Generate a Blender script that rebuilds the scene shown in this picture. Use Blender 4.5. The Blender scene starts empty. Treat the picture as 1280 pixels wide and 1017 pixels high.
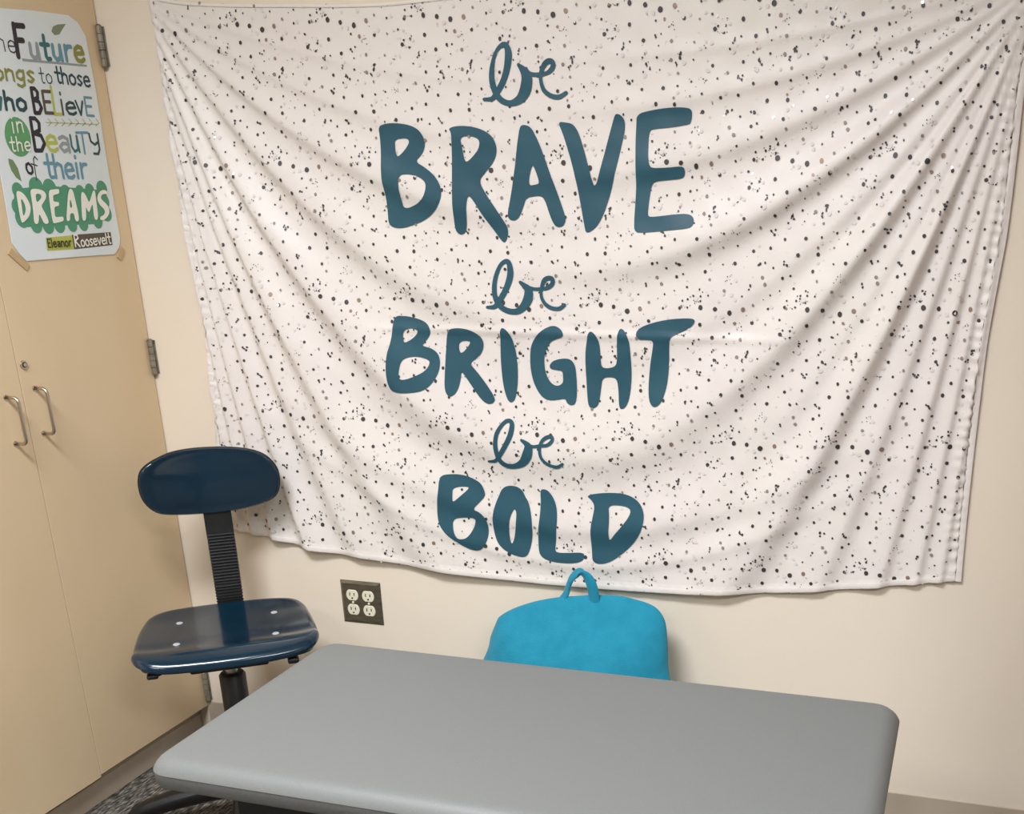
import bpy, bmesh, math, random
from mathutils import Vector, Matrix
from mathutils.geometry import delaunay_2d_cdt, tessellate_polygon

# ---------------------------------------------------------------- camera, light, exposure
scene = bpy.context.scene
COL = scene.collection
cd = bpy.data.cameras.new('camera'); cam = bpy.data.objects.new('camera', cd); COL.objects.link(cam)
cd.sensor_fit = 'HORIZONTAL'; cd.sensor_width = 36.0
cd.lens = 1378.94/1280*36.0
cd.shift_x = -121.0/1280; cd.shift_y = 276.5/1280
cd.clip_start = .05
cam.matrix_world = Matrix([[0.951983, -0.093751, 0.291444, 1.9676], [0.305615, 0.347345, -0.886539, -2.3476], [-0.018118, 0.933039, 0.359318, 1.392], [0, 0, 0, 1]])
scene.camera = cam
w = bpy.data.worlds.new('world'); scene.world = w; w.use_nodes = True
w.node_tree.nodes['Background'].inputs[0].default_value = (1, .97, .92, 1)
w.node_tree.nodes['Background'].inputs[1].default_value = 0.25
vs = scene.view_settings
vs.view_transform = 'Standard'; vs.look = 'None'; vs.gamma = 1; vs.use_curve_mapping = False
vs.exposure = 0.0
LIGHT_W = 74.0
LIGHT_SPREAD = 152
LIGHTS = [((.95, -1.9), 1.12), ((.95, -3.9), .62), ((3.3, -3.0), .95)]

# ---------------------------------------------------------------- helpers
def s2l(c):
    return tuple(((v/255)/12.92 if v/255 <= .04045 else ((v/255+.055)/1.055)**2.4) for v in c) + (1,)

def mat(name, col, rough=.6, metal=0, spec=.5, noise=None, bump=None, coat=0, sheen=0):
    m = bpy.data.materials.new(name); m.use_nodes = True
    nt = m.node_tree; b = nt.nodes['Principled BSDF']
    b.inputs['Roughness'].default_value = rough; b.inputs['Metallic'].default_value = metal
    b.inputs['Specular IOR Level'].default_value = spec
    b.inputs['Coat Weight'].default_value = coat
    b.inputs['Coat Roughness'].default_value = .06
    if sheen:
        b.inputs['Sheen Weight'].default_value = sheen; b.inputs['Sheen Roughness'].default_value = .4
    base = col if len(col) == 4 else s2l(col)
    b.inputs['Base Color'].default_value = base
    tc = None
    if noise or bump:
        tc = nt.nodes.new('ShaderNodeTexCoord')
    def mapped(scale):
        mp = nt.nodes.new('ShaderNodeMapping'); nt.links.new(tc.outputs['Object'], mp.inputs[0])
        mp.inputs['Scale'].default_value = scale if isinstance(scale, tuple) else (scale,)*3
        return mp
    if noise:                                   # (second colour, scale, low, high)
        c2, sc, lo, hi = noise
        n = nt.nodes.new('ShaderNodeTexNoise'); n.inputs['Scale'].default_value = 1; n.inputs['Detail'].default_value = 5
        nt.links.new(mapped(sc).outputs[0], n.inputs['Vector'])
        r = nt.nodes.new('ShaderNodeValToRGB')
        r.color_ramp.elements[0].position = lo; r.color_ramp.elements[1].position = hi
        r.color_ramp.elements[0].color = base; r.color_ramp.elements[1].color = s2l(c2)
        nt.links.new(n.outputs[0], r.inputs[0]); nt.links.new(r.outputs[0], b.inputs['Base Color'])
    if bump:                                    # (scale, strength, distance)
        n = nt.nodes.new('ShaderNodeTexNoise'); n.inputs['Scale'].default_value = 1; n.inputs['Detail'].default_value = 4
        nt.links.new(mapped(bump[0]).outputs[0], n.inputs['Vector'])
        bp = nt.nodes.new('ShaderNodeBump'); bp.inputs['Strength'].default_value = bump[1]; bp.inputs['Distance'].default_value = bump[2]
        nt.links.new(n.outputs[0], bp.inputs['Height']); nt.links.new(bp.outputs[0], b.inputs['Normal'])
    return m

def emat(name, col, strength):
    m = bpy.data.materials.new(name); m.use_nodes = True
    b = m.node_tree.nodes['Principled BSDF']
    b.inputs['Emission Color'].default_value = s2l(col); b.inputs['Emission Strength'].default_value = strength
    return m

def link(name, me, m, parent=None, smooth=False):
    o = bpy.data.objects.new(name, me); COL.objects.link(o)
    if m is not None:
        for q in (m if isinstance(m, (list, tuple)) else [m]): me.materials.append(q)
    if parent is not None: o.parent = parent
    if smooth:
        me.polygons.foreach_set('use_smooth', [True]*len(me.polygons))
        if smooth is not True: me.set_sharp_from_angle(angle=math.radians(smooth))
    return o

def obj(name, bm, m, parent=None, smooth=False, fix=True):
    me = bpy.data.meshes.new(name)
    if fix: bmesh.ops.recalc_face_normals(bm, faces=bm.faces)
    bm.to_mesh(me); bm.free()
    return link(name, me, m, parent, smooth)

def tag(o, label=None, cat=None, group=None, kind=None):
    if label: o['label'] = label
    if cat: o['category'] = cat
    if group: o['group'] = group
    if kind: o['kind'] = kind
    return o

def thing(name, label, cat, loc=(0, 0, 0), rz=0, group=None):
    o = bpy.data.objects.new(name, None); COL.objects.link(o)
    o.location = loc; o.rotation_euler = (0, 0, rz); o.empty_display_size = .1
    return tag(o, label, cat, group)

def box(bm, x0, x1, y0, y1, z0, z1, bev=0, seg=2):
    r = bmesh.ops.create_cube(bm, size=1)
    for v in r['verts']:
        v.co = Vector(((x0+x1)/2 + v.co.x*(x1-x0), (y0+y1)/2 + v.co.y*(y1-y0), (z0+z1)/2 + v.co.z*(z1-z0)))
    if bev:
        es = {e for v in r['verts'] for e in v.link_edges}
        bmesh.ops.bevel(bm, geom=list(es), offset=bev, segments=seg, affect='EDGES', profile=.5)
    return bm

def BX(*a, **k): return box(bmesh.new(), *a, **k)

def cyl(bm, p0, p1, r0, r1=None, n=20, caps=True):
    p0 = Vector(p0); p1 = Vector(p1); r1 = r0 if r1 is None else r1
    d = (p1-p0).normalized(); u = d.orthogonal().normalized(); v = d.cross(u)
    A = [bm.verts.new(p0 + r0*(math.cos(2*math.pi*i/n)*u + math.sin(2*math.pi*i/n)*v)) for i in range(n)]
    B = [bm.verts.new(p1 + r1*(math.cos(2*math.pi*i/n)*u + math.sin(2*math.pi*i/n)*v)) for i in range(n)]
    for i in range(n): bm.faces.new((A[i], A[(i+1) % n], B[(i+1) % n], B[i]))
    if caps: bm.faces.new(A[::-1]); bm.faces.new(B)
    return bm

def lathe(prof, n=32, centre=(0, 0, 0)):
    bm = bmesh.new(); rings = []
    for r, z in prof:
        rings.append([bm.verts.new((centre[0]+r*math.cos(2*math.pi*i/n), centre[1]+r*math.sin(2*math.pi*i/n), centre[2]+z)) for i in range(n)])
    for a, b in zip(rings, rings[1:]):
        for i in range(n): bm.faces.new((a[i], a[(i+1) % n], b[(i+1) % n], b[i]))
    bm.faces.new(rings[0][::-1]); bm.faces.new(rings[-1])
    return bm

def sweep(path, rx, ry, up=(0, 0, 1), n=12, ups=None):
    """tube of elliptical section along a path; rx across, ry along up"""
    bm = bmesh.new(); P = [Vector(p) for p in path]; rings = []
    for i, p in enumerate(P):
        t = (P[min(i+1, len(P)-1)] - P[max(i-1, 0)]).normalized()
        U = Vector(ups[i] if ups else up); s = t.cross(U).normalized(); U2 = s.cross(t).normalized()
        a = rx[i] if isinstance(rx, list) else rx; b = ry[i] if isinstance(ry, list) else ry
        rings.append([bm.verts.new(p + a*math.cos(2*math.pi*k/n)*s + b*math.sin(2*math.pi*k/n)*U2) for k in range(n)])
    for a, b in zip(rings, rings[1:]):
        for k in range(n): bm.faces.new((a[k], a[(k+1) % n], b[(k+1) % n], b[k]))
    bm.faces.new(rings[0][::-1]); bm.faces.new(rings[-1])
    return bm

def catmull(P, k=6, closed=False):
    out = []; n = len(P); P = [Vector(p) for p in P]
    rng = range(n) if closed else range(n-1)
    for i in rng:
        a = P[(i-1) % n] if closed or i > 0 else P[0]; b = P[i]; c = P[(i+1) % n]; d = P[(i+2) % n] if closed or i+2 < n else P[-1]
        for j in range(k):
            t = j/k
            out.append(.5*((2*b) + (c-a)*t + (2*a-5*b+4*c-d)*t*t + (3*b-a-3*c+d)*t**3))
    if not closed: out.append(P[-1])
    return out

def chaikin(P, it=2):
    P = [tuple(p) for p in P]
    for _ in range(it):
        Q = []
        for i in range(len(P)):
            a = P[i]; b = P[(i+1) % len(P)]
            Q.append(tuple(.75*a[k]+.25*b[k] for k in range(len(a)))); Q.append(tuple(.25*a[k]+.75*b[k] for k in range(len(a))))
        P = Q
    return P

def lerp_curve(P, n):
    """resample a polyline to n+1 points by arc length, after smoothing"""
    Q = catmull(P, 8); L = [0]
    for a, b in zip(Q, Q[1:]): L.append(L[-1] + (b-a).length)
    out = []; j = 0
    for i in range(n+1):
        s = L[-1]*i/n
        while j < len(L)-2 and L[j+1] < s: j += 1
        t = (s-L[j])/max(1e-9, L[j+1]-L[j]); out.append(Q[j].lerp(Q[j+1], min(1, t)))
    return out

def inside(p, poly):
    x, y = p; c = False; j = len(poly)-1
    for i in range(len(poly)):
        a = poly[i]; b = poly[j]
        if (a[1] > y) != (b[1] > y) and x < (b[0]-a[0])*(y-a[1])/(b[1]-a[1])+a[0]: c = not c
        j = i
    return c

LETTERS = [('B',[(0.6962,1.5547),(0.7121,1.5606),(0.7419,1.5612),(0.7742,1.5557),(0.7942,1.5459),(0.8044,1.5294),(0.8043,1.5133),(0.7964,1.4972),(0.7794,1.4841),(0.8027,1.4714),(0.8243,1.4555),(0.8377,1.436),(0.8401,1.4166),(0.8326,1.3972),(0.8168,1.3807),(0.7935,1.3652),(0.7623,1.3543),(0.7347,1.3483),(0.7145,1.3508),(0.7038,1.3595),(0.703,1.3853),(0.701,1.4193),(0.6996,1.4585),(0.6995,1.5028),(0.6982,1.5356)],[[(0.7335,1.5291),(0.7588,1.5315),(0.7682,1.5268),(0.7653,1.5172),(0.7529,1.504),(0.7386,1.4934),(0.7348,1.5018),(0.7334,1.5154)],[(0.7398,1.4575),(0.762,1.4598),(0.7879,1.4536),(0.8034,1.4422),(0.8033,1.4256),(0.7953,1.4091),(0.7762,1.3965),(0.7438,1.3875),(0.7403,1.4073),(0.7391,1.4297)]]),('R',[(0.8626,1.5462),(0.8834,1.5508),(0.915,1.5486),(0.9428,1.5408),(0.9627,1.528),(0.971,1.5108),(0.9699,1.4922),(0.9593,1.4738),(0.9418,1.457),(0.9268,1.4422),(0.9412,1.4173),(0.9619,1.3895),(0.9796,1.3644),(0.9912,1.3449),(0.9855,1.3226),(0.9788,1.3165),(0.9708,1.3227),(0.9499,1.3509),(0.9291,1.379),(0.9145,1.4014),(0.9025,1.4154),(0.8966,1.3961),(0.8945,1.3656),(0.8907,1.3404),(0.8804,1.3337),(0.8707,1.336),(0.8636,1.3463),(0.8644,1.3828),(0.8647,1.4216),(0.8654,1.4654),(0.8674,1.5086),(0.8697,1.538)],[[(0.8882,1.5294),(0.9137,1.5301),(0.9292,1.5254),(0.9337,1.5173),(0.9296,1.5041),(0.9173,1.4911),(0.9005,1.4781),(0.8947,1.4863),(0.8917,1.5079)]]),('A',[(1.0257,1.5457),(1.0362,1.5474),(1.05,1.5422),(1.0597,1.5263),(1.0708,1.5024),(1.0846,1.4652),(1.0985,1.4303),(1.1125,1.3925),(1.1237,1.3625),(1.1171,1.349),(1.1046,1.3464),(1.0955,1.3519),(1.0869,1.3712),(1.0786,1.3957),(1.0699,1.4094),(1.0512,1.4087),(1.0342,1.4058),(1.0285,1.3912),(1.0192,1.3694),(1.008,1.3607),(0.9954,1.3631),(0.9909,1.3726),(0.9976,1.4026),(1.0059,1.4404),(1.0132,1.483),(1.0209,1.525)],[[(1.051,1.4714),(1.0567,1.4606),(1.066,1.4337),(1.0554,1.4312),(1.041,1.4299),(1.0432,1.4503)]]),('V',[(1.1091,1.5504),(1.1271,1.5483),(1.1419,1.5452),(1.1534,1.5309),(1.1644,1.4996),(1.1754,1.4628),(1.1825,1.4364),(1.1864,1.4247),(1.1938,1.4335),(1.2054,1.4725),(1.2181,1.5134),(1.2274,1.5436),(1.2335,1.561),(1.2451,1.5581),(1.2536,1.5477),(1.2534,1.5275),(1.2441,1.492),(1.2316,1.4457),(1.2189,1.4039),(1.2062,1.3695),(1.1906,1.3454),(1.167,1.332),(1.1633,1.3511),(1.1554,1.3944),(1.1448,1.4478),(1.1313,1.4954),(1.1203,1.5269)],[]),('E',[(1.2785,1.5578),(1.3112,1.564),(1.3452,1.5672),(1.3788,1.5663),(1.3917,1.5624),(1.3929,1.5524),(1.3902,1.5377),(1.3846,1.5349),(1.3509,1.5311),(1.3139,1.5294),(1.3053,1.5267),(1.3029,1.5055),(1.3033,1.4749),(1.3078,1.4594),(1.3165,1.4566),(1.3453,1.4569),(1.371,1.4588),(1.3796,1.456),(1.3797,1.4422),(1.374,1.4357),(1.3453,1.4337),(1.3193,1.4323),(1.3094,1.4257),(1.3046,1.3971),(1.3015,1.3681),(1.3074,1.3638),(1.3337,1.366),(1.3628,1.3688),(1.3888,1.3694),(1.4003,1.363),(1.4022,1.3509),(1.3948,1.342),(1.3629,1.3392),(1.322,1.3359),(1.2924,1.334),(1.2746,1.3353),(1.273,1.3552),(1.2752,1.3923),(1.2772,1.4238),(1.2771,1.4654),(1.2763,1.5064),(1.2778,1.5367)],[]),('B',[(0.6979,1.1609),(0.726,1.1612),(0.7554,1.1557),(0.7778,1.1473),(0.7883,1.1319),(0.7838,1.1173),(0.767,1.0995),(0.7653,1.0954),(0.7894,1.09),(0.8049,1.0768),(0.8079,1.0563),(0.8013,1.0324),(0.7862,1.0111),(0.7647,0.9955),(0.7372,0.9904),(0.7029,0.9887),(0.6828,0.993),(0.6763,1.011),(0.6744,1.0472),(0.6788,1.0771),(0.688,1.101),(0.6936,1.1305)],[[(0.7195,1.128),(0.7369,1.1352),(0.7565,1.1314),(0.7544,1.1227),(0.7414,1.1108),(0.7216,1.1005),(0.7179,1.1104)],[(0.7134,1.063),(0.731,1.0711),(0.7579,1.0717),(0.7806,1.0645),(0.7819,1.0557),(0.7719,1.0406),(0.7473,1.028),(0.716,1.0182),(0.7048,1.0227),(0.7066,1.042)]]),('R',[(0.8275,1.1296),(0.8489,1.1368),(0.881,1.1344),(0.9029,1.125),(0.9168,1.1109),(0.9155,1.0907),(0.9027,1.0731),(0.879,1.0591),(0.8943,1.0437),(0.9184,1.0149),(0.9411,0.9831),(0.9366,0.9722),(0.922,0.9682),(0.9032,0.9818),(0.8822,1.0109),(0.8673,1.0312),(0.8588,1.041),(0.8568,1.0221),(0.8482,0.995),(0.8341,0.9838),(0.8242,0.9853),(0.8174,1.0001),(0.8179,1.0329),(0.8223,1.0801)],[[(0.8549,1.104),(0.8695,1.1089),(0.8856,1.1069),(0.8783,1.0958),(0.8609,1.0792),(0.8549,1.0866)]]),('I',[(0.961,1.1372),(0.9706,1.1385),(0.9838,1.1262),(0.9923,1.0979),(0.9964,1.0665),(0.9962,1.0259),(0.9912,0.9906),(0.986,0.9775),(0.9755,0.9735),(0.9665,0.9869),(0.9587,1.019),(0.9565,1.0598),(0.957,1.1001)],[]),('G',[(1.0314,1.1015),(1.0448,1.1215),(1.0641,1.1375),(1.0859,1.1456),(1.101,1.1403),(1.1104,1.1298),(1.1077,1.1209),(1.094,1.1167),(1.0784,1.1108),(1.0652,1.0908),(1.0599,1.0679),(1.0631,1.0393),(1.0748,1.0194),(1.0902,1.0129),(1.1041,1.0203),(1.1046,1.0347),(1.1038,1.0472),(1.0915,1.0486),(1.0742,1.0511),(1.0733,1.0596),(1.083,1.0696),(1.1048,1.0746),(1.1232,1.0739),(1.1339,1.0611),(1.1361,1.0355),(1.137,1.001),(1.1337,0.9766),(1.123,0.9721),(1.1126,0.977),(1.1092,0.9874),(1.0891,0.9832),(1.067,0.9813),(1.0485,0.9924),(1.0339,1.0182),(1.0271,1.0499),(1.0279,1.0786)],[]),('H',[(1.1687,1.1329),(1.1765,1.1336),(1.1871,1.1238),(1.1927,1.1045),(1.1939,1.0766),(1.1959,1.0569),(1.2109,1.0556),(1.229,1.0605),(1.2323,1.0774),(1.2316,1.1052),(1.2343,1.1301),(1.2404,1.1422),(1.251,1.1358),(1.2602,1.1168),(1.2633,1.0781),(1.2645,1.0333),(1.2599,0.9935),(1.2518,0.9732),(1.2397,0.9681),(1.2356,0.9783),(1.2342,1.0098),(1.2304,1.0352),(1.2136,1.0376),(1.1966,1.0343),(1.1937,1.0143),(1.19,0.9854),(1.1848,0.972),(1.1693,0.9662),(1.1622,0.9787),(1.1602,1.019),(1.1583,1.0588),(1.1592,1.0927),(1.1641,1.1179)],[]),('T',[(1.2744,1.1323),(1.2863,1.1445),(1.3154,1.1546),(1.3499,1.1615),(1.3841,1.164),(1.4057,1.1632),(1.4041,1.1525),(1.39,1.1416),(1.3672,1.1321),(1.3511,1.1237),(1.3489,1.1019),(1.3489,1.0634),(1.3455,1.0244),(1.3355,0.9903),(1.3237,0.9774),(1.3118,0.9781),(1.3047,0.9921),(1.3031,1.0232),(1.3062,1.0624),(1.3122,1.0957),(1.3152,1.1177),(1.2977,1.1185),(1.2802,1.1182)],[]),('B',[(0.7896,0.7964),(0.8168,0.8002),(0.846,0.7995),(0.8698,0.7931),(0.8907,0.7817),(0.8992,0.7641),(0.9009,0.7528),(0.8879,0.7384),(0.8671,0.7187),(0.8862,0.7131),(0.8999,0.6978),(0.9049,0.6774),(0.9027,0.6493),(0.8904,0.6249),(0.8725,0.6156),(0.8457,0.6216),(0.8194,0.6362),(0.7957,0.6533),(0.7798,0.6734),(0.7741,0.6965),(0.7758,0.7291),(0.7819,0.7618),(0.7836,0.7824)],[[(0.8185,0.7698),(0.8611,0.7732),(0.8556,0.7638),(0.8375,0.749),(0.8166,0.7317),(0.817,0.7501)],[(0.8136,0.6921),(0.8436,0.6973),(0.873,0.697),(0.871,0.682),(0.8619,0.6627),(0.8473,0.6453),(0.8273,0.6424),(0.8194,0.6503),(0.8141,0.6664)]]),('O',[(0.9345,0.7526),(0.9428,0.7711),(0.9575,0.7801),(0.9789,0.7804),(0.9949,0.7719),(1.0012,0.7566),(1.01,0.7437),(1.016,0.7192),(1.0184,0.6898),(1.0155,0.6575),(1.0094,0.6293),(1.0014,0.6123),(0.9844,0.6087),(0.9582,0.616),(0.9347,0.6306),(0.9213,0.6506),(0.9159,0.6828),(0.9203,0.7153),(0.9279,0.7386)],[[(0.9761,0.728),(0.9802,0.7146),(0.9764,0.6869),(0.9699,0.6542),(0.9637,0.6374),(0.9585,0.6487),(0.9568,0.6717),(0.9612,0.6996),(0.9685,0.7184)]]),('L',[(1.0396,0.7745),(1.049,0.7773),(1.0604,0.7735),(1.0715,0.7586),(1.0791,0.739),(1.0811,0.7077),(1.0763,0.6665),(1.0714,0.634),(1.0758,0.626),(1.104,0.6272),(1.1415,0.632),(1.1468,0.6237),(1.1409,0.6117),(1.122,0.6042),(1.0891,0.602),(1.056,0.605),(1.035,0.6149),(1.0297,0.6354),(1.0314,0.6724),(1.0375,0.7047),(1.0405,0.7411)],[]),('D',[(1.1521,0.7679),(1.1817,0.775),(1.2132,0.7781),(1.24,0.7776),(1.2621,0.7724),(1.2797,0.7604),(1.2906,0.7414),(1.2918,0.7174),(1.2836,0.6903),(1.2632,0.6598),(1.238,0.6353),(1.2103,0.6149),(1.1848,0.6069),(1.1665,0.6114),(1.1645,0.6273),(1.1629,0.6546),(1.1629,0.6907),(1.1692,0.7225),(1.1729,0.7449),(1.1655,0.7577)],[[(1.2059,0.7479),(1.2307,0.7508),(1.253,0.7478),(1.2609,0.7395),(1.2549,0.7237),(1.2389,0.7027),(1.2206,0.6813),(1.2089,0.6647),(1.206,0.6803),(1.2084,0.7117),(1.2079,0.7295)]])]
SCRIPT_BE = [[[(0.9477,1.5985,0.0032),(0.9651,1.5988,0.0044),(0.9749,1.6071,0.0057),(0.9916,1.6294,0.0063),(1.0021,1.6542,0.007),(1.0066,1.6791,0.0076),(1.0032,1.6942,0.0057),(0.9955,1.6971,0.0051),(0.9841,1.6903,0.0038),(0.974,1.6733,0.0038),(0.9683,1.6508,0.0057),(0.9688,1.6279,0.0064),(0.9761,1.6071,0.0063),(0.9895,1.5937,0.0057),(1.0077,1.5888,0.0057),(1.0263,1.5947,0.0088),(1.0393,1.6095,0.0119),(1.0451,1.6295,0.0119),(1.0427,1.6422,0.0101),(1.0353,1.6516,0.0063),(1.0278,1.659,0.0032)],[(1.0382,1.6485,0.0044),(1.0558,1.6406,0.0038),(1.0738,1.6392,0.0038),(1.0888,1.641,0.0037),(1.101,1.6494,0.005),(1.1026,1.6593,0.005),(1.0938,1.6627,0.005),(1.0835,1.6563,0.005),(1.0756,1.6406,0.0038),(1.0762,1.6255,0.0038),(1.0815,1.6102,0.0044),(1.096,1.5994,0.0044),(1.1138,1.5961,0.0044),(1.1295,1.603,0.0037)]],[[(0.9334,1.1825,0.003),(0.9511,1.1838,0.0049),(0.9646,1.199,0.0061),(0.9804,1.2239,0.0066),(0.9905,1.2514,0.0072),(0.9892,1.2731,0.006),(0.9815,1.2786,0.0048),(0.9687,1.2705,0.0042),(0.9569,1.2486,0.0048),(0.9517,1.2238,0.0055),(0.9541,1.2017,0.0061),(0.9638,1.185,0.0061),(0.982,1.1751,0.006),(1.0038,1.1742,0.0066),(1.0199,1.1855,0.009),(1.03,1.2022,0.0108),(1.0308,1.2187,0.009),(1.022,1.2279,0.006),(1.0131,1.235,0.0036)],[(1.025,1.2268,0.0042),(1.0432,1.2214,0.0036),(1.0615,1.2215,0.0036),(1.0768,1.2243,0.0042),(1.0875,1.2325,0.0048),(1.0878,1.2422,0.0048),(1.0776,1.2438,0.0048),(1.0683,1.2379,0.0048),(1.0615,1.2215,0.0036),(1.0608,1.2051,0.0036),(1.0693,1.1903,0.0042),(1.0843,1.1816,0.0042),(1.1013,1.1807,0.0042),(1.1137,1.1885,0.0036)]],[[(0.9167,0.8367,0.0027),(0.9349,0.8398,0.004),(0.9475,0.8536,0.0053),(0.9628,0.8763,0.0057),(0.9758,0.9007,0.0061),(0.9807,0.9225,0.0057),(0.9775,0.9326,0.0048),(0.9683,0.9331,0.0044),(0.9562,0.9236,0.0044),(0.9433,0.9037,0.0049),(0.9388,0.8817,0.0053),(0.94,0.8621,0.0058),(0.9454,0.8425,0.0058),(0.9603,0.83,0.0058),(0.9814,0.8289,0.0062),(1.0029,0.8388,0.0092),(1.0154,0.8569,0.0118),(1.0199,0.8745,0.0096),(1.0144,0.8838,0.0061),(1.0032,0.8911,0.0031)],[(1.0121,0.885,0.0035),(1.0302,0.878,0.0035),(1.0464,0.8801,0.0035),(1.0648,0.8822,0.0039),(1.0766,0.8922,0.0039),(1.0769,0.9008,0.0039),(1.0655,0.9003,0.0043),(1.0538,0.892,0.0039),(1.0477,0.878,0.0035),(1.0478,0.8585,0.0035),(1.0564,0.8437,0.0039),(1.0721,0.8349,0.0039),(1.0881,0.8331,0.0039),(1.1011,0.8407,0.003)]]]
TAP_TOP = [(0.1505,1.8397),(0.1971,1.8289),(0.2684,1.8182),(0.3896,1.8076),(0.508,1.8002),(0.6233,1.7929),(0.7359,1.7888),(0.8459,1.7905),(0.953,1.7936),(1.1249,1.8017),(1.2887,1.8094),(1.4452,1.8116),(1.5955,1.8034),(1.7405,1.7867),(1.8819,1.7556),(2.0035,1.7227)]
TAP_LEFT = [(0.1505,1.8397),(0.1595,1.7351),(0.1602,1.5377),(0.1642,1.3465),(0.1717,1.2009),(0.1735,1.0688),(0.1682,0.9318),(0.1578,0.8303),(0.1471,0.726),(0.1368,0.6229)]
TAP_BOT = [(0.1368,0.6229),(0.1965,0.6142),(0.2913,0.6038),(0.4298,0.5821),(0.611,0.5687),(0.786,0.5537),(0.9349,0.5477),(1.0793,0.5439),(1.2783,0.5474),(1.4684,0.5584),(1.614,0.5733),(1.7367,0.5899),(1.8551,0.6095),(1.976,0.629)]
TAP_RIGHT = [(2.0035,1.7227),(2.0023,1.6374),(1.9985,1.56),(1.9976,1.4531),(1.9951,1.3277),(1.9881,1.241),(1.9794,1.121),(1.9764,0.9799),(1.9749,0.8488),(1.9748,0.7294),(1.976,0.629)]
POSTER_OUT = [(-0.3288,1.7846),(-0.2834,1.7878),(-0.1962,1.7949),(-0.0921,1.7993),(-0.0661,1.7885),(-0.048,1.7637),(-0.0447,1.6504),(-0.0471,1.4899),(-0.0463,1.3347),(-0.054,1.3151),(-0.074,1.3006),(-0.186,1.3004),(-0.3448,1.2987),(-0.3589,1.3124),(-0.3744,1.3357),(-0.3705,1.4055),(-0.3684,1.4756),(-0.3704,1.6185),(-0.3704,1.7622)]
BACKREST_OUT = [(-0.15,0.8034),(-0.1454,0.8212),(-0.1359,0.8341),(-0.1193,0.8448),(-0.0991,0.8536),(-0.073,0.8628),(-0.0378,0.8672),(0.001,0.8678),(0.0438,0.8662),(0.0866,0.8619),(0.1211,0.8541),(0.1434,0.8428),(0.1591,0.8255),(0.1687,0.8062),(0.1707,0.7827),(0.1668,0.757),(0.1568,0.74),(0.1435,0.7296),(0.1203,0.7205),(0.087,0.7127),(0.0543,0.7084),(0.0217,0.7056),(-0.026,0.7063),(-0.0728,0.7099),(-0.1068,0.7159),(-0.1246,0.7248),(-0.1407,0.7435),(-0.1488,0.7637),(-0.1511,0.7849)]
CUSHION_TOP = [(0.9226,0.3963),(0.9317,0.4332),(0.945,0.4656),(0.9549,0.482),(0.9871,0.5026),(1.0275,0.5194),(1.0671,0.5318),(1.1104,0.5422),(1.1531,0.5482),(1.1868,0.5526),(1.2285,0.556),(1.2615,0.5562),(1.2861,0.5522),(1.3105,0.5474),(1.3348,0.5381),(1.3509,0.523),(1.361,0.5031),(1.3662,0.47),(1.3703,0.4279),(1.3731,0.3939)]
HANDLE_PATH = [(1.1864,0.5338),(1.186,0.5552),(1.1847,0.5782),(1.1794,0.595),(1.17,0.6038),(1.1565,0.6027),(1.1426,0.5919),(1.1343,0.5757),(1.1278,0.5577),(1.1174,0.5411),(1.109,0.5246)]
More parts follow.
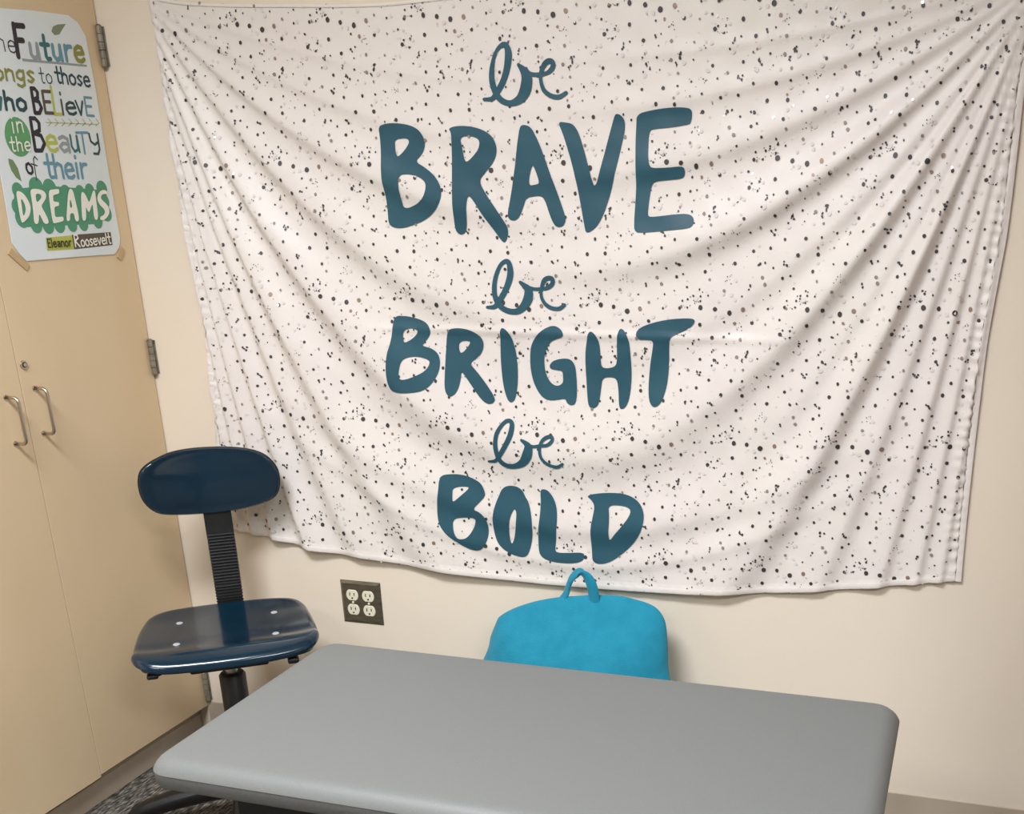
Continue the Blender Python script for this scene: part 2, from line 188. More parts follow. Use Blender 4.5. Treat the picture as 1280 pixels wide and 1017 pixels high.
POSTER_WORDS = [('the',0.0013,[((50,45,52),[(-0.3234,1.7441),(-0.325,1.7136),(-0.3225,1.7091),(-0.3169,1.71)]),((50,45,52),[(-0.3323,1.7313),(-0.3159,1.7309)]),((50,45,52),[(-0.307,1.7439),(-0.3087,1.7087)]),((50,45,52),[(-0.3079,1.7241),(-0.3007,1.7306),(-0.2925,1.7271),(-0.292,1.7082)]),((50,45,52),[(-0.2802,1.719),(-0.263,1.7197),(-0.2656,1.728),(-0.2726,1.73),(-0.2799,1.7257),(-0.2817,1.7168),(-0.2778,1.7089),(-0.2693,1.7075),(-0.2634,1.7107)])]),('F',0.0055,[((50,45,52),[(-0.2564,1.7616),(-0.2589,1.7014)]),((50,45,52),[(-0.2565,1.7597),(-0.2297,1.7616)]),((50,45,52),[(-0.2576,1.7326),(-0.2385,1.7338)])]),('uture',0.0044,[((150,158,160),[(-0.2211,1.7295),(-0.2218,1.7098),(-0.2148,1.7018),(-0.2037,1.7067),(-0.201,1.7309)]),((150,158,160),[(-0.201,1.7309),(-0.2001,1.7027)]),((58,110,112),[(-0.1783,1.7494),(-0.1795,1.7096),(-0.1759,1.7041),(-0.1683,1.706)]),((58,110,112),[(-0.1899,1.7316),(-0.1675,1.7332)]),((105,150,165),[(-0.1562,1.734),(-0.1567,1.7139),(-0.1493,1.7056),(-0.1376,1.7107),(-0.1351,1.7354)]),((105,150,165),[(-0.1351,1.7354),(-0.1339,1.7066)]),((105,150,165),[(-0.1196,1.7365),(-0.1202,1.7074)]),((105,150,165),[(-0.1198,1.7263),(-0.1118,1.7356),(-0.1019,1.7363)]),((140,140,70),[(-0.0903,1.7239),(-0.0661,1.7269),(-0.07,1.7376),(-0.08,1.7393),(-0.0901,1.7327),(-0.0923,1.7208),(-0.0865,1.7108),(-0.0744,1.7101),(-0.0663,1.715)])]),('belongs',0.0028,[((140,140,70),[(-0.3977,1.6821),(-0.3996,1.651),(-0.389,1.6512),(-0.3811,1.6573),(-0.3821,1.6661),(-0.3894,1.6707),(-0.3987,1.6656)]),((140,140,70),[(-0.3717,1.6615),(-0.3531,1.663),(-0.3558,1.6703),(-0.3634,1.6716),(-0.3713,1.6674),(-0.3733,1.6595),(-0.3691,1.6527),(-0.3599,1.652),(-0.3535,1.6551)]),((140,140,70),[(-0.3426,1.6841),(-0.3442,1.6523)]),((140,140,70),[(-0.321,1.673),(-0.3308,1.6687),(-0.3328,1.6606),(-0.3284,1.6537),(-0.3188,1.653),(-0.3115,1.6582),(-0.3111,1.6673),(-0.321,1.673)]),((140,140,70),[(-0.3018,1.6736),(-0.3027,1.6534)]),((140,140,70),[(-0.302,1.6675),(-0.2936,1.6738),(-0.284,1.6711),(-0.2831,1.6538)]),((140,140,70),[(-0.254,1.6731),(-0.264,1.6748),(-0.2732,1.6684),(-0.2729,1.6602),(-0.263,1.6574),(-0.2544,1.6628),(-0.2539,1.6751),(-0.2567,1.6483),(-0.2653,1.644),(-0.2751,1.6469)]),((140,140,70),[(-0.2269,1.6739),(-0.2353,1.6757),(-0.243,1.6709),(-0.2357,1.6658),(-0.2284,1.661),(-0.2361,1.655),(-0.2445,1.6573)])]),('to',0.0013,[((45,75,80),[(-0.2033,1.6857),(-0.2042,1.6597),(-0.202,1.656),(-0.1974,1.6572)]),((45,75,80),[(-0.2105,1.6743),(-0.1968,1.6749)]),((45,75,80),[(-0.1829,1.6755),(-0.19,1.6715),(-0.1914,1.664),(-0.1881,1.6575),(-0.1812,1.6569),(-0.1759,1.6618),(-0.1757,1.6703),(-0.1829,1.6755)])]),('those',0.0024,[((45,75,80),[(-0.1557,1.6918),(-0.1565,1.6642),(-0.1541,1.6603),(-0.1491,1.6613)]),((45,75,80),[(-0.1635,1.68),(-0.1486,1.68)]),((45,75,80),[(-0.1433,1.6919),(-0.1441,1.6602)]),((45,75,80),[(-0.1437,1.6741),(-0.1373,1.6801),(-0.1298,1.6771),(-0.1289,1.6602)]),((45,75,80),[(-0.1132,1.6801),(-0.121,1.6761),(-0.1224,1.6681),(-0.1187,1.6611),(-0.1111,1.6601),(-0.1053,1.6651),(-0.1051,1.6741),(-0.1132,1.6801)]),((45,75,80),[(-0.0848,1.6782),(-0.0913,1.6802),(-0.0971,1.6758),(-0.0915,1.6705),(-0.0858,1.6657),(-0.0916,1.66),(-0.0981,1.6625)]),((45,75,80),[(-0.0771,1.6701),(-0.0612,1.6711),(-0.0637,1.6787),(-0.0703,1.6803),(-0.077,1.6762),(-0.0784,1.6681),(-0.0746,1.6609),(-0.0666,1.6599),(-0.0613,1.6629)])]),('who',0.0037,[((58,110,112),[(-0.3575,1.6171),(-0.3521,1.5964),(-0.343,1.6134),(-0.3356,1.5968),(-0.3279,1.6181)]),((45,75,80),[(-0.3172,1.6311),(-0.3189,1.5973)]),((45,75,80),[(-0.3181,1.6121),(-0.3094,1.6187),(-0.2994,1.6158),(-0.2985,1.5977)]),((45,75,80),[(-0.2751,1.6198),(-0.2857,1.6152),(-0.2878,1.6066),(-0.283,1.5992),(-0.2726,1.5984),(-0.2646,1.604),(-0.2642,1.6137),(-0.2751,1.6198)])]),('B',0.0041,[((50,45,52),[(-0.2403,1.6428),(-0.2421,1.595),(-0.2291,1.5957),(-0.2206,1.6063),(-0.2251,1.6181),(-0.2395,1.6206)]),((50,45,52),[(-0.2395,1.6206),(-0.2264,1.6255),(-0.2244,1.6367),(-0.2306,1.6429),(-0.2403,1.6428)])]),('E',0.0034,[((90,80,65),[(-0.1883,1.6404),(-0.2101,1.6394),(-0.2115,1.5969),(-0.1896,1.5977)]),((90,80,65),[(-0.2108,1.6191),(-0.1929,1.6198)])]),('L',0.0034,[((185,190,90),[(-0.1827,1.6508),(-0.1844,1.5962),(-0.1662,1.5967)])]),('i',0.0029,[((90,80,65),[(-0.159,1.6258),(-0.1598,1.597)]),((90,80,65),[(-0.1587,1.6373),(-0.1587,1.6402)])]),('e',0.003,[((45,75,80),[(-0.1451,1.6106),(-0.1197,1.6128),(-0.1238,1.6217),(-0.1343,1.6232),(-0.145,1.6179),(-0.1473,1.6081),(-0.1412,1.5999),(-0.1285,1.5991),(-0.1199,1.6031)])]),('v',0.0027,[((45,75,80),[(-0.1157,1.6271),(-0.1054,1.5994),(-0.0944,1.6272)])]),('E',0.0027,[((105,150,165),[(-0.0644,1.6367),(-0.0861,1.6364),(-0.0868,1.5994),(-0.065,1.5994)]),((105,150,165),[(-0.0864,1.6187),(-0.0687,1.6188)])]),('B',0.0042,[((50,45,52),[(-0.2582,1.5839),(-0.2608,1.5203),(-0.2427,1.521),(-0.2308,1.5351),(-0.237,1.551),(-0.2572,1.5544)]),((50,45,52),[(-0.2572,1.5544),(-0.2389,1.5608),(-0.2361,1.5757),(-0.2448,1.5841),(-0.2582,1.5839)])]),('e',0.0039,[((185,190,90),[(-0.2215,1.5368),(-0.1954,1.5381),(-0.1994,1.5494),(-0.2102,1.5519),(-0.2211,1.5459),(-0.2237,1.5338),(-0.2176,1.523),(-0.2047,1.5213),(-0.1958,1.5258)])]),('a',0.0037,[((150,158,160),[(-0.1858,1.5473),(-0.1739,1.5519),(-0.1611,1.5473),(-0.1604,1.5208)]),((150,158,160),[(-0.1599,1.5364),(-0.1767,1.538),(-0.1873,1.5304),(-0.1771,1.521),(-0.1602,1.527)])]),('u',0.0029,[((58,110,112),[(-0.1507,1.5551),(-0.1513,1.5322),(-0.1445,1.5221),(-0.1336,1.5267),(-0.1312,1.5548)]),((58,110,112),[(-0.1312,1.5548),(-0.1301,1.5217)])]),('T',0.0027,[((105,150,165),[(-0.1133,1.5624),(-0.1142,1.5187)]),((105,150,165),[(-0.1307,1.5616),(-0.0956,1.5632)])]),('y',0.0027,[((45,75,80),[(-0.091,1.5612),(-0.0891,1.5453),(-0.0782,1.5388),(-0.0648,1.5451)]),((45,75,80),[(-0.0646,1.5611),(-0.0651,1.529),(-0.0719,1.5194),(-0.0851,1.5197)])]),('o',0.0027,[((50,45,52),[(-0.2869,1.4944),(-0.2943,1.4913),(-0.2958,1.4833),(-0.2926,1.4756),(-0.2854,1.4734),(-0.2798,1.4778),(-0.2794,1.4872),(-0.2869,1.4944)])]),('f',0.0013,[((50,45,52),[(-0.2602,1.5021),(-0.2664,1.5086),(-0.2715,1.502),(-0.2732,1.4612)]),((50,45,52),[(-0.2798,1.4936),(-0.2639,1.49)])]),('their',0.0036,[((105,150,165),[(-0.2307,1.5131),(-0.2322,1.4724),(-0.2287,1.4666),(-0.2214,1.4681)]),((105,150,165),[(-0.2422,1.4955),(-0.2204,1.4959)]),((105,150,165),[(-0.2136,1.5135),(-0.2152,1.4666)]),((105,150,165),[(-0.2145,1.4872),(-0.2049,1.4962),(-0.1939,1.4919),(-0.1929,1.4668)]),((105,150,165),[(-0.1823,1.4817),(-0.1594,1.4835),(-0.163,1.4945),(-0.1724,1.4967),(-0.182,1.4906),(-0.1842,1.4788),(-0.1789,1.4684),(-0.1675,1.467),(-0.1598,1.4715)]),((105,150,165),[(-0.148,1.4972),(-0.1487,1.4671)]),((105,150,165),[(-0.1477,1.5091),(-0.1476,1.5121)]),((105,150,165),[(-0.1344,1.4974),(-0.1351,1.4672)]),((105,150,165),[(-0.1347,1.4868),(-0.1267,1.496),(-0.1168,1.4962)])])]
POSTER_WORDS_TOP = [('in',0.0017,[((240,238,225),[(-0.3118,1.5728),(-0.3128,1.5529)]),((240,238,225),[(-0.3114,1.5808),(-0.3113,1.5828)]),((240,238,225),[(-0.3,1.5741),(-0.3009,1.554)]),((240,238,225),[(-0.3002,1.5681),(-0.2937,1.5747),(-0.2864,1.5725),(-0.2859,1.5555)])]),('the',0.0017,[((240,238,225),[(-0.322,1.5442),(-0.3232,1.5204),(-0.3212,1.5172),(-0.3168,1.5183)]),((240,238,225),[(-0.3289,1.5336),(-0.3161,1.5345)]),((240,238,225),[(-0.3091,1.5451),(-0.3104,1.5178)]),((240,238,225),[(-0.3099,1.5298),(-0.3042,1.5353),(-0.2978,1.5331),(-0.2974,1.5186)]),((240,238,225),[(-0.2883,1.5278),(-0.275,1.5295),(-0.2769,1.5357),(-0.2824,1.5368),(-0.288,1.5329),(-0.2894,1.526),(-0.2864,1.5202),(-0.2798,1.5197),(-0.2753,1.5226)])]),('Eleanor',0.0014,[((60,60,35),[(-0.2687,1.3408),(-0.2757,1.3408),(-0.2764,1.3239),(-0.2694,1.3238)]),((60,60,35),[(-0.276,1.3327),(-0.2703,1.3327)]),((60,60,35),[(-0.2648,1.342),(-0.2655,1.3238)]),((60,60,35),[(-0.2601,1.3295),(-0.2524,1.3301),(-0.2535,1.3343),(-0.2567,1.3352),(-0.26,1.3329),(-0.2608,1.3284),(-0.259,1.3244),(-0.2552,1.3238),(-0.2525,1.3255)]),((60,60,35),[(-0.2483,1.3335),(-0.245,1.3352),(-0.2416,1.3335),(-0.2415,1.3238)]),((60,60,35),[(-0.2413,1.3295),(-0.2459,1.3301),(-0.2488,1.3272),(-0.2461,1.3238),(-0.2415,1.3261)]),((60,60,35),[(-0.2372,1.3352),(-0.2376,1.3237)]),((60,60,35),[(-0.2373,1.3318),(-0.2339,1.3352),(-0.23,1.3335),(-0.2297,1.3237)]),((60,60,35),[(-0.2214,1.3352),(-0.2255,1.3329),(-0.2263,1.3283),(-0.2244,1.3243),(-0.2205,1.3237),(-0.2175,1.3266),(-0.2173,1.3318),(-0.2214,1.3352)]),((60,60,35),[(-0.2128,1.3353),(-0.2132,1.3237)]),((60,60,35),[(-0.2129,1.3312),(-0.2101,1.3347),(-0.2068,1.3347)])]),('R',0.0019,[((240,238,225),[(-0.1957,1.3224),(-0.1949,1.348),(-0.1855,1.346),(-0.1837,1.34),(-0.1944,1.3343),(-0.1823,1.3219)])]),('oosevelt',0.0016,[((240,238,225),[(-0.1714,1.3357),(-0.1761,1.3328),(-0.177,1.3272),(-0.1749,1.3225),(-0.1703,1.322),(-0.1668,1.3255),(-0.1666,1.3318),(-0.1714,1.3357)]),((240,238,225),[(-0.1573,1.3363),(-0.162,1.3333),(-0.1629,1.3278),(-0.1607,1.323),(-0.1561,1.3225),(-0.1526,1.3261),(-0.1525,1.3323),(-0.1573,1.3363)]),((240,238,225),[(-0.1407,1.3356),(-0.1446,1.3368),(-0.1481,1.3336),(-0.1448,1.3301),(-0.1414,1.3269),(-0.1449,1.3229),(-0.1488,1.3244)]),((240,238,225),[(-0.1367,1.3301),(-0.1272,1.3312),(-0.1287,1.3363),(-0.1326,1.3373),(-0.1366,1.3343),(-0.1375,1.3287),(-0.1352,1.3239),(-0.1305,1.3234),(-0.1273,1.3256)]),((240,238,225),[(-0.1236,1.3377),(-0.1187,1.3238),(-0.1133,1.3381)]),((240,238,225),[(-0.1091,1.3312),(-0.0995,1.3323),(-0.101,1.3374),(-0.105,1.3384),(-0.1091,1.3354),(-0.11,1.3297),(-0.1077,1.3249),(-0.1029,1.3243),(-0.0996,1.3266)]),((240,238,225),[(-0.0949,1.3473),(-0.0953,1.3246)]),((240,238,225),[(-0.0857,1.3477),(-0.0861,1.3278),(-0.0845,1.325),(-0.0812,1.3258)]),((240,238,225),[(-0.0907,1.339),(-0.081,1.3394)])])]
POSTER_CLOUD = [(-0.331,1.4401,0.0142),(-0.3396,1.4084,0.015),(-0.3325,1.3859,0.0183),(-0.2782,1.4467,0.0183),(-0.24,1.4437,0.0183),(-0.1948,1.4356,0.015),(-0.1503,1.4374,0.0133),(-0.1192,1.4409,0.0133),(-0.0797,1.4446,0.0158),(-0.079,1.4168,0.015),(-0.0778,1.3905,0.015),(-0.1109,1.3736,0.0133),(-0.158,1.3694,0.0133),(-0.193,1.3684,0.0133),(-0.2314,1.3692,0.015),(-0.2647,1.3683,0.015),(-0.2985,1.3707,0.015),(-0.322,1.4083,0.0233),(-0.2877,1.4112,0.03),(-0.2496,1.4077,0.03),(-0.2079,1.404,0.0267),(-0.169,1.4037,0.0267),(-0.1281,1.4067,0.0267),(-0.0973,1.4065,0.02)]
POSTER_CLOUD_FILL = [(-0.341,1.4432),(-0.2429,1.4502),(-0.0675,1.4411),(-0.0659,1.3851),(-0.1174,1.3685),(-0.3332,1.3666),(-0.35,1.4021)]
POSTER_CIRCLE = [(-0.2671,1.547),(-0.2686,1.5368),(-0.2724,1.5272),(-0.2784,1.5188),(-0.2859,1.5123),(-0.2946,1.5082),(-0.3038,1.5066),(-0.3129,1.5076),(-0.3211,1.5113),(-0.3281,1.5172),(-0.3333,1.525),(-0.3364,1.5341),(-0.3372,1.544),(-0.3356,1.5539),(-0.3319,1.5633),(-0.3262,1.5714),(-0.3188,1.5779),(-0.3104,1.5822),(-0.3013,1.584),(-0.2923,1.5832),(-0.2839,1.5798),(-0.2768,1.5741),(-0.2713,1.5663),(-0.268,1.5571)]
POSTER_UNDER = [(-0.2504,1.6987),(-0.0609,1.7045),(-0.0607,1.7005),(-0.2497,1.6935)]
POSTER_YBOX = [(-0.2782,1.3438),(-0.1963,1.3464),(-0.2016,1.3166),(-0.2808,1.3165)]
POSTER_DBOX = [(-0.1997,1.3473),(-0.0749,1.3499),(-0.0755,1.3213),(-0.2004,1.3165)]
POSTER_LEAF1 = [(-0.1512,1.7611),(-0.144,1.7712),(-0.1286,1.7769),(-0.1041,1.7807),(-0.1164,1.7699),(-0.129,1.7575),(-0.1438,1.7543)]
POSTER_LEAF2 = [(-0.34,1.5024),(-0.3279,1.4997),(-0.3191,1.4843),(-0.3168,1.4686),(-0.3154,1.4576),(-0.3286,1.4653),(-0.3377,1.4792),(-0.3408,1.4916)]
POSTER_BRANCH = [[(-0.2159,1.5779),(-0.0598,1.5821)],[(-0.207,1.5855),(-0.1997,1.5782)],[(-0.187,1.5866),(-0.1796,1.5793)],[(-0.1667,1.5877),(-0.1591,1.5804)],[(-0.1461,1.5889),(-0.1384,1.5815)],[(-0.1252,1.5901),(-0.1174,1.5827)],[(-0.104,1.5913),(-0.096,1.5838)],[(-0.0825,1.5925),(-0.0743,1.585)],[(-0.0606,1.5937),(-0.0523,1.5861)],[(-0.2109,1.571),(-0.1998,1.5778)],[(-0.1909,1.572),(-0.1797,1.5788)],[(-0.1706,1.573),(-0.1593,1.5799)],[(-0.15,1.5741),(-0.1385,1.581)],[(-0.1291,1.5752),(-0.1175,1.5822)],[(-0.1079,1.5762),(-0.0961,1.5833)],[(-0.0864,1.5774),(-0.0745,1.5845)],[(-0.0646,1.5785),(-0.0524,1.5856)]]
POSTER_BIG = [([(-0.3384,1.4402),(-0.3218,1.4375),(-0.3099,1.4234),(-0.3047,1.4063),(-0.3132,1.3893),(-0.3299,1.3782),(-0.3394,1.3749),(-0.3405,1.3897),(-0.3394,1.4151)],[[(-0.3287,1.4263),(-0.3216,1.4164),(-0.32,1.4036),(-0.3261,1.3923),(-0.3317,1.389),(-0.3301,1.4065)]]),([(-0.2987,1.4432),(-0.2767,1.4439),(-0.2577,1.4391),(-0.2547,1.4276),(-0.2683,1.4147),(-0.2761,1.4084),(-0.2663,1.3915),(-0.2609,1.3733),(-0.2758,1.3713),(-0.2821,1.3859),(-0.2858,1.3946),(-0.2927,1.3716),(-0.3055,1.3734),(-0.301,1.3977),(-0.2989,1.4234)],[[(-0.2853,1.4342),(-0.2714,1.4334),(-0.2693,1.4262),(-0.2817,1.4176),(-0.287,1.4171)]]),([(-0.2471,1.4406),(-0.2312,1.443),(-0.2144,1.4437),(-0.2153,1.4384),(-0.217,1.4337),(-0.2351,1.4314),(-0.2366,1.4244),(-0.238,1.4174),(-0.2223,1.4168),(-0.2226,1.4127),(-0.2236,1.4086),(-0.2382,1.4072),(-0.24,1.3941),(-0.2413,1.3847),(-0.2174,1.3873),(-0.2167,1.3819),(-0.219,1.3766),(-0.2444,1.373),(-0.2514,1.3731),(-0.2502,1.4059)],[]),([(-0.1862,1.4444),(-0.1734,1.4439),(-0.1709,1.4171),(-0.1693,1.3931),(-0.1708,1.3757),(-0.1831,1.3753),(-0.1823,1.3933),(-0.195,1.3929),(-0.1983,1.3771),(-0.2105,1.3764),(-0.2007,1.4054)],[[(-0.1863,1.4261),(-0.1831,1.4053),(-0.1929,1.4042)]]),([(-0.1495,1.4386),(-0.1395,1.4366),(-0.1342,1.426),(-0.1297,1.4139),(-0.119,1.429),(-0.1105,1.4412),(-0.1041,1.4412),(-0.1059,1.4168),(-0.1084,1.3785),(-0.1225,1.3772),(-0.1207,1.4017),(-0.1194,1.4139),(-0.1352,1.3927),(-0.1395,1.3988),(-0.1424,1.4079),(-0.148,1.3762),(-0.1617,1.3764),(-0.1565,1.405)],[]),([(-0.0722,1.4423),(-0.065,1.4395),(-0.0659,1.4321),(-0.0743,1.434),(-0.0845,1.4321),(-0.0898,1.426),(-0.0863,1.4198),(-0.0751,1.4127),(-0.0681,1.4037),(-0.0691,1.3925),(-0.0786,1.3826),(-0.0928,1.3764),(-0.1038,1.3769),(-0.1017,1.3849),(-0.0916,1.3866),(-0.0835,1.3927),(-0.0844,1.4001),(-0.0945,1.4076),(-0.1013,1.4168),(-0.1008,1.4278),(-0.0918,1.4376),(-0.0815,1.4419)],[])]


# ---------------------------------------------------------------- materials
M_wall = mat('wall_paint', (236, 223, 203), .55, spec=.3, noise=((232, 218, 198), 3.0, .3, .8), bump=(160, .12, .002))
M_ceil = mat('ceiling_tile', (225, 223, 216), .9)
M_cab = mat('maple_laminate', (222, 199, 163), .42, spec=.4, noise=((211, 186, 148), (2.2, 2.2, 1.0), .35, .75), bump=((60, 60, 12), .05, .001))
M_cabedge = mat('cabinet_core_shadow', (92, 72, 52), .8)
M_base = mat('vinyl_base', (192, 178, 158), .5, spec=.35, noise=((176, 162, 143), 7.0, .35, .7))
M_steel = mat('brushed_nickel', (196, 186, 170), .28, metal=1, bump=((200, 200, 30), .05, .0005))
M_hinge = mat('dull_hinge_steel', (150, 142, 126), .4, metal=.35, noise=((118, 110, 98), 60.0, .4, .7))
M_carpet = None
M_cloth = mat('satin_cloth', (232, 225, 216), .42, spec=.35, noise=((229, 220, 214), 2.5, .35, .8), bump=((260, 260, 260), .06, .0008), sheen=.15)
M_ink = mat('teal_print', (46, 88, 102), .45, spec=.35, noise=((40, 80, 94), 6.0, .35, .7))
M_sp = [mat('speck_black', (60, 55, 53), .5), mat('speck_grey', (221, 214, 208), .6), mat('speck_brown', (150, 128, 110), .45, metal=.3), mat('speck_foil', (240, 232, 220), .3, metal=.6), mat('speck_taupe', (142, 132, 124), .5)]
M_navy = mat('navy_gloss', (13, 41, 57), .17, spec=.45, coat=.3, noise=((13, 36, 50), 5.0, .4, .7))
M_black = mat('black_plastic', (22, 22, 23), .42, noise=((28, 28, 28), 40.0, .4, .6))
M_blackp = mat('black_steel', (15, 15, 16), .32, spec=.45, noise=((20, 20, 21), 30.0, .4, .6))
M_white = mat('bolt_paint', (205, 208, 210), .3, metal=.4)
M_desk = mat('grey_desk_plastic', (106, 107, 104), .5, spec=.3, noise=((101, 102, 99), 500.0, .35, .65), bump=(600, .2, .0004))
M_deskedge = mat('dark_grey_skirt', (98, 99, 96), .6, noise=((92, 93, 90), 400.0, .4, .6), bump=(300, .2, .0006))
M_plush = mat('teal_plush', (42, 140, 166), .9, spec=.1, noise=((37, 133, 159), 30.0, .35, .65), bump=(330, .5, .003), sheen=.25)
M_plate = mat('bronze_plate', (122, 115, 98), .34, metal=.6, noise=((98, 91, 76), (30, 5, 160), .3, .7))
M_ivory = mat('ivory_socket', (232, 226, 200), .4)
M_slot = mat('slot_dark', (60, 50, 36), .8)
M_paper = mat('poster_paper', (226, 232, 232), .5, spec=.4, noise=((217, 226, 227), 4.0, .4, .7))
M_tape = mat('masking_tape', (196, 168, 126), .5)

def carpet():
    m = bpy.data.materials.new('loop_carpet'); m.use_nodes = True; nt = m.node_tree; b = nt.nodes['Principled BSDF']
    b.inputs['Roughness'].default_value = .95; b.inputs['Specular IOR Level'].default_value = .1
    tc = nt.nodes.new('ShaderNodeTexCoord'); mp = nt.nodes.new('ShaderNodeMapping'); nt.links.new(tc.outputs['Object'], mp.inputs[0])
    mp.inputs['Scale'].default_value = (150, 34, 1)
    n = nt.nodes.new('ShaderNodeTexNoise'); n.inputs['Scale'].default_value = 1.2; n.inputs['Detail'].default_value = 3; nt.links.new(mp.outputs[0], n.inputs['Vector'])
    r = nt.nodes.new('ShaderNodeValToRGB'); e = r.color_ramp.elements
    e[0].position = .32; e[0].color = s2l((40, 38, 36)); e[1].position = .72; e[1].color = s2l((156, 150, 136))
    x = e.new(.5); x.color = s2l((84, 80, 74))
    nt.links.new(n.outputs[0], r.inputs[0])
    n2 = nt.nodes.new('ShaderNodeTexNoise'); n2.inputs['Scale'].default_value = 40; nt.links.new(tc.outputs['Object'], n2.inputs['Vector'])
    r2 = nt.nodes.new('ShaderNodeValToRGB'); r2.color_ramp.elements[0].position = .62; r2.color_ramp.elements[1].position = .7
    mx = nt.nodes.new('ShaderNodeMixRGB'); mx.inputs[2].default_value = s2l((128, 112, 92))
    nt.links.new(n2.outputs[0], r2.inputs[0]); nt.links.new(r2.outputs[0], mx.inputs[0]); nt.links.new(r.outputs[0], mx.inputs[1])
    nt.links.new(mx.outputs[0], b.inputs['Base Color'])
    bp = nt.nodes.new('ShaderNodeBump'); bp.inputs['Strength'].default_value = .8; bp.inputs['Distance'].default_value = .005
    nt.links.new(n.outputs[0], bp.inputs['Height']); nt.links.new(bp.outputs[0], b.inputs['Normal'])
    return m
M_carpet = carpet()

# ---------------------------------------------------------------- the room
RX, RY, RZ = 4.4, -5.2, 2.75
def struct(name, bm, m, parent=None, **k):
    o = obj(name, bm, m, parent, **k)
    if parent is None: o['kind'] = 'structure'
    return o
floor = struct('floor', BX(-.75, RX+.1, RY-.1, .1, -.1, 0), M_carpet)
struct('ceiling', BX(-.75, RX+.1, RY-.1, .1, RZ, RZ+.1), M_ceil)
struct('wall_back', BX(-.75, RX+.1, 0, .1, 0, RZ), M_wall)
struct('wall_left', BX(-.75, -.65, RY-.1, 0, 0, RZ), M_wall)
struct('wall_right', BX(RX, RX+.1, RY-.1, 0, 0, RZ), M_wall)
struct('wall_front', BX(-.65, RX, RY-.1, RY, 0, RZ), mat('far_wall_darkened', (128, 122, 112), .7))  # colour darkened so the glossy backrest mirrors a dim room
struct('added_shade_pier', BX(2.245, 2.75, -.62, 0, 0, RZ), mat('shade_pier_dark', (140, 118, 98), .7))  # unseen pier, added and coloured dark to shade the back wall's right end
def cove(x0, x1):
    bm = bmesh.new(); pr = [(0, .1015), (-.003, .1), (-.0035, .018), (-.006, .007), (-.014, .0005), (0, 0)]
    A = [bm.verts.new((x0, y, z)) for y, z in pr]; B = [bm.verts.new((x1, y, z)) for y, z in pr]
    for i in range(len(pr)): bm.faces.new((A[i], A[(i+1) % len(pr)], B[(i+1) % len(pr)], B[i]))
    bm.faces.new(A); bm.faces.new(B[::-1]); return bm
struct('baseboard_back', cove(.0, 2.245), M_base)

# fluorescent ceiling fixtures (out of frame, they light the room)
for i, ((lx, ly), k) in enumerate(LIGHTS):
    t = thing('ceiling_light', ['white recessed ceiling light nearest the banner wall', 'white recessed ceiling light behind the camera, over the left half', 'white recessed ceiling light behind the camera, over the right half'][i], 'light', (lx, ly, RZ-.004))
    bm = bmesh.new()
    for a in ((-.62, -.58, -.32, .32), (.58, .62, -.32, .32), (-.58, .58, -.32, -.28), (-.58, .58, .28, .32)): box(bm, a[0], a[1], a[2], a[3], -.02, .0)
    obj('frame', bm, M_ceil, t)
    obj('diffuser', BX(-.58, .58, -.28, .28, -.006, .0), emat('lamp_diffuser', (255, 248, 236), 1.2*k), t)
    L = bpy.data.lights.new('lamp', 'AREA'); L.shape = 'RECTANGLE'; L.size = 1.14; L.size_y = .54; L.energy = LIGHT_W*k; L.color = (.90, .93, 1.0); L.spread = math.radians(LIGHT_SPREAD)
    lo = bpy.data.objects.new('lamp', L); COL.objects.link(lo); lo.location = (lx, ly, RZ-.03)

# ---------------------------------------------------------------- the cupboard
CX0 = -.62
cab = thing('storage_cabinet', 'tall built-in cupboard with pale maple laminate doors at the left', 'cabinet', (0, 0, 0))
bm = bmesh.new(); box(bm, CX0, -.024, -.93, -.003, .085, 2.3)
obj('carcass', bm, M_cab, cab)
obj('plinth', BX(CX0, -.034, -.93, -.003, 0, .084), M_base, cab)
bm = bmesh.new(); box(bm, -.034, -.0305, -.93, -.004, 0, .060, .001)
tag(obj('base_strip', bm, M_base, cab), 'grey-tan vinyl strip along the foot of the cupboard')
d1 = obj('door', BX(-.019, 0, -.4254, -.0035, .0895, 2.28, .0006), M_cab, cab)
d2 = obj('door', BX(-.019, 0, -.92, -.4276, .083, 2.28, .0006), M_cab, cab)
def pull(par, y, z0, z1):
    P = [(-.001, y, z1), (.012, y, z1)] + [(.012+.012*math.sin(a), y, z1-.012+.012*math.cos(a)) for a in [k*math.pi/12 for k in range(1, 6)]] \
        + [(.032-.008, y, z1-.012)] 
    path = [(-.001, y, z1), (.020, y, z1)]
    for k in range(1, 7):
        a = k*math.pi/12; path.append((.020+.012*math.sin(a), y, z1-.012+.012*math.cos(a)))
    for k in range(0, 7):
        a = k*math.pi/12; path.append((.020+.012*math.cos(a), y, z0+.012-.012*math.sin(a)))
    path.append((-.001, y, z0))
    h = obj('handle', sweep(path, .0040, .0040, (0, 1, 0), 10), M_steel, par, True)
    for z in (z0, z1): obj('handle_foot', cyl(bmesh.new(), (0, y, z), (.0015, y, z), .0065, n=14), M_steel, h)
tag(d1, 'right cupboard door'); tag(d2, 'left cupboard door')
pull(d1, -.391, .934, 1.034); pull(d2, -.4734, .927, 1.027)
bm = bmesh.new(); cyl(bm, (0, -.4085, 1.087), (.0035, -.4085, 1.087), .0098, .0092, 20); 
lk = obj('lock', bm, M_steel, d1, 30)
bm = bmesh.new(); cyl(bm, (.0036, -.4085, 1.087), (.0042, -.4085, 1.087), .0062, n=16)
obj('lock_ring', bm, M_slot, d1)
bm = bmesh.new(); cyl(bm, (.0042, -.4085, 1.087), (.0052, -.4085, 1.087), .0042, n=16)
obj('lock_core', bm, M_steel, d1)
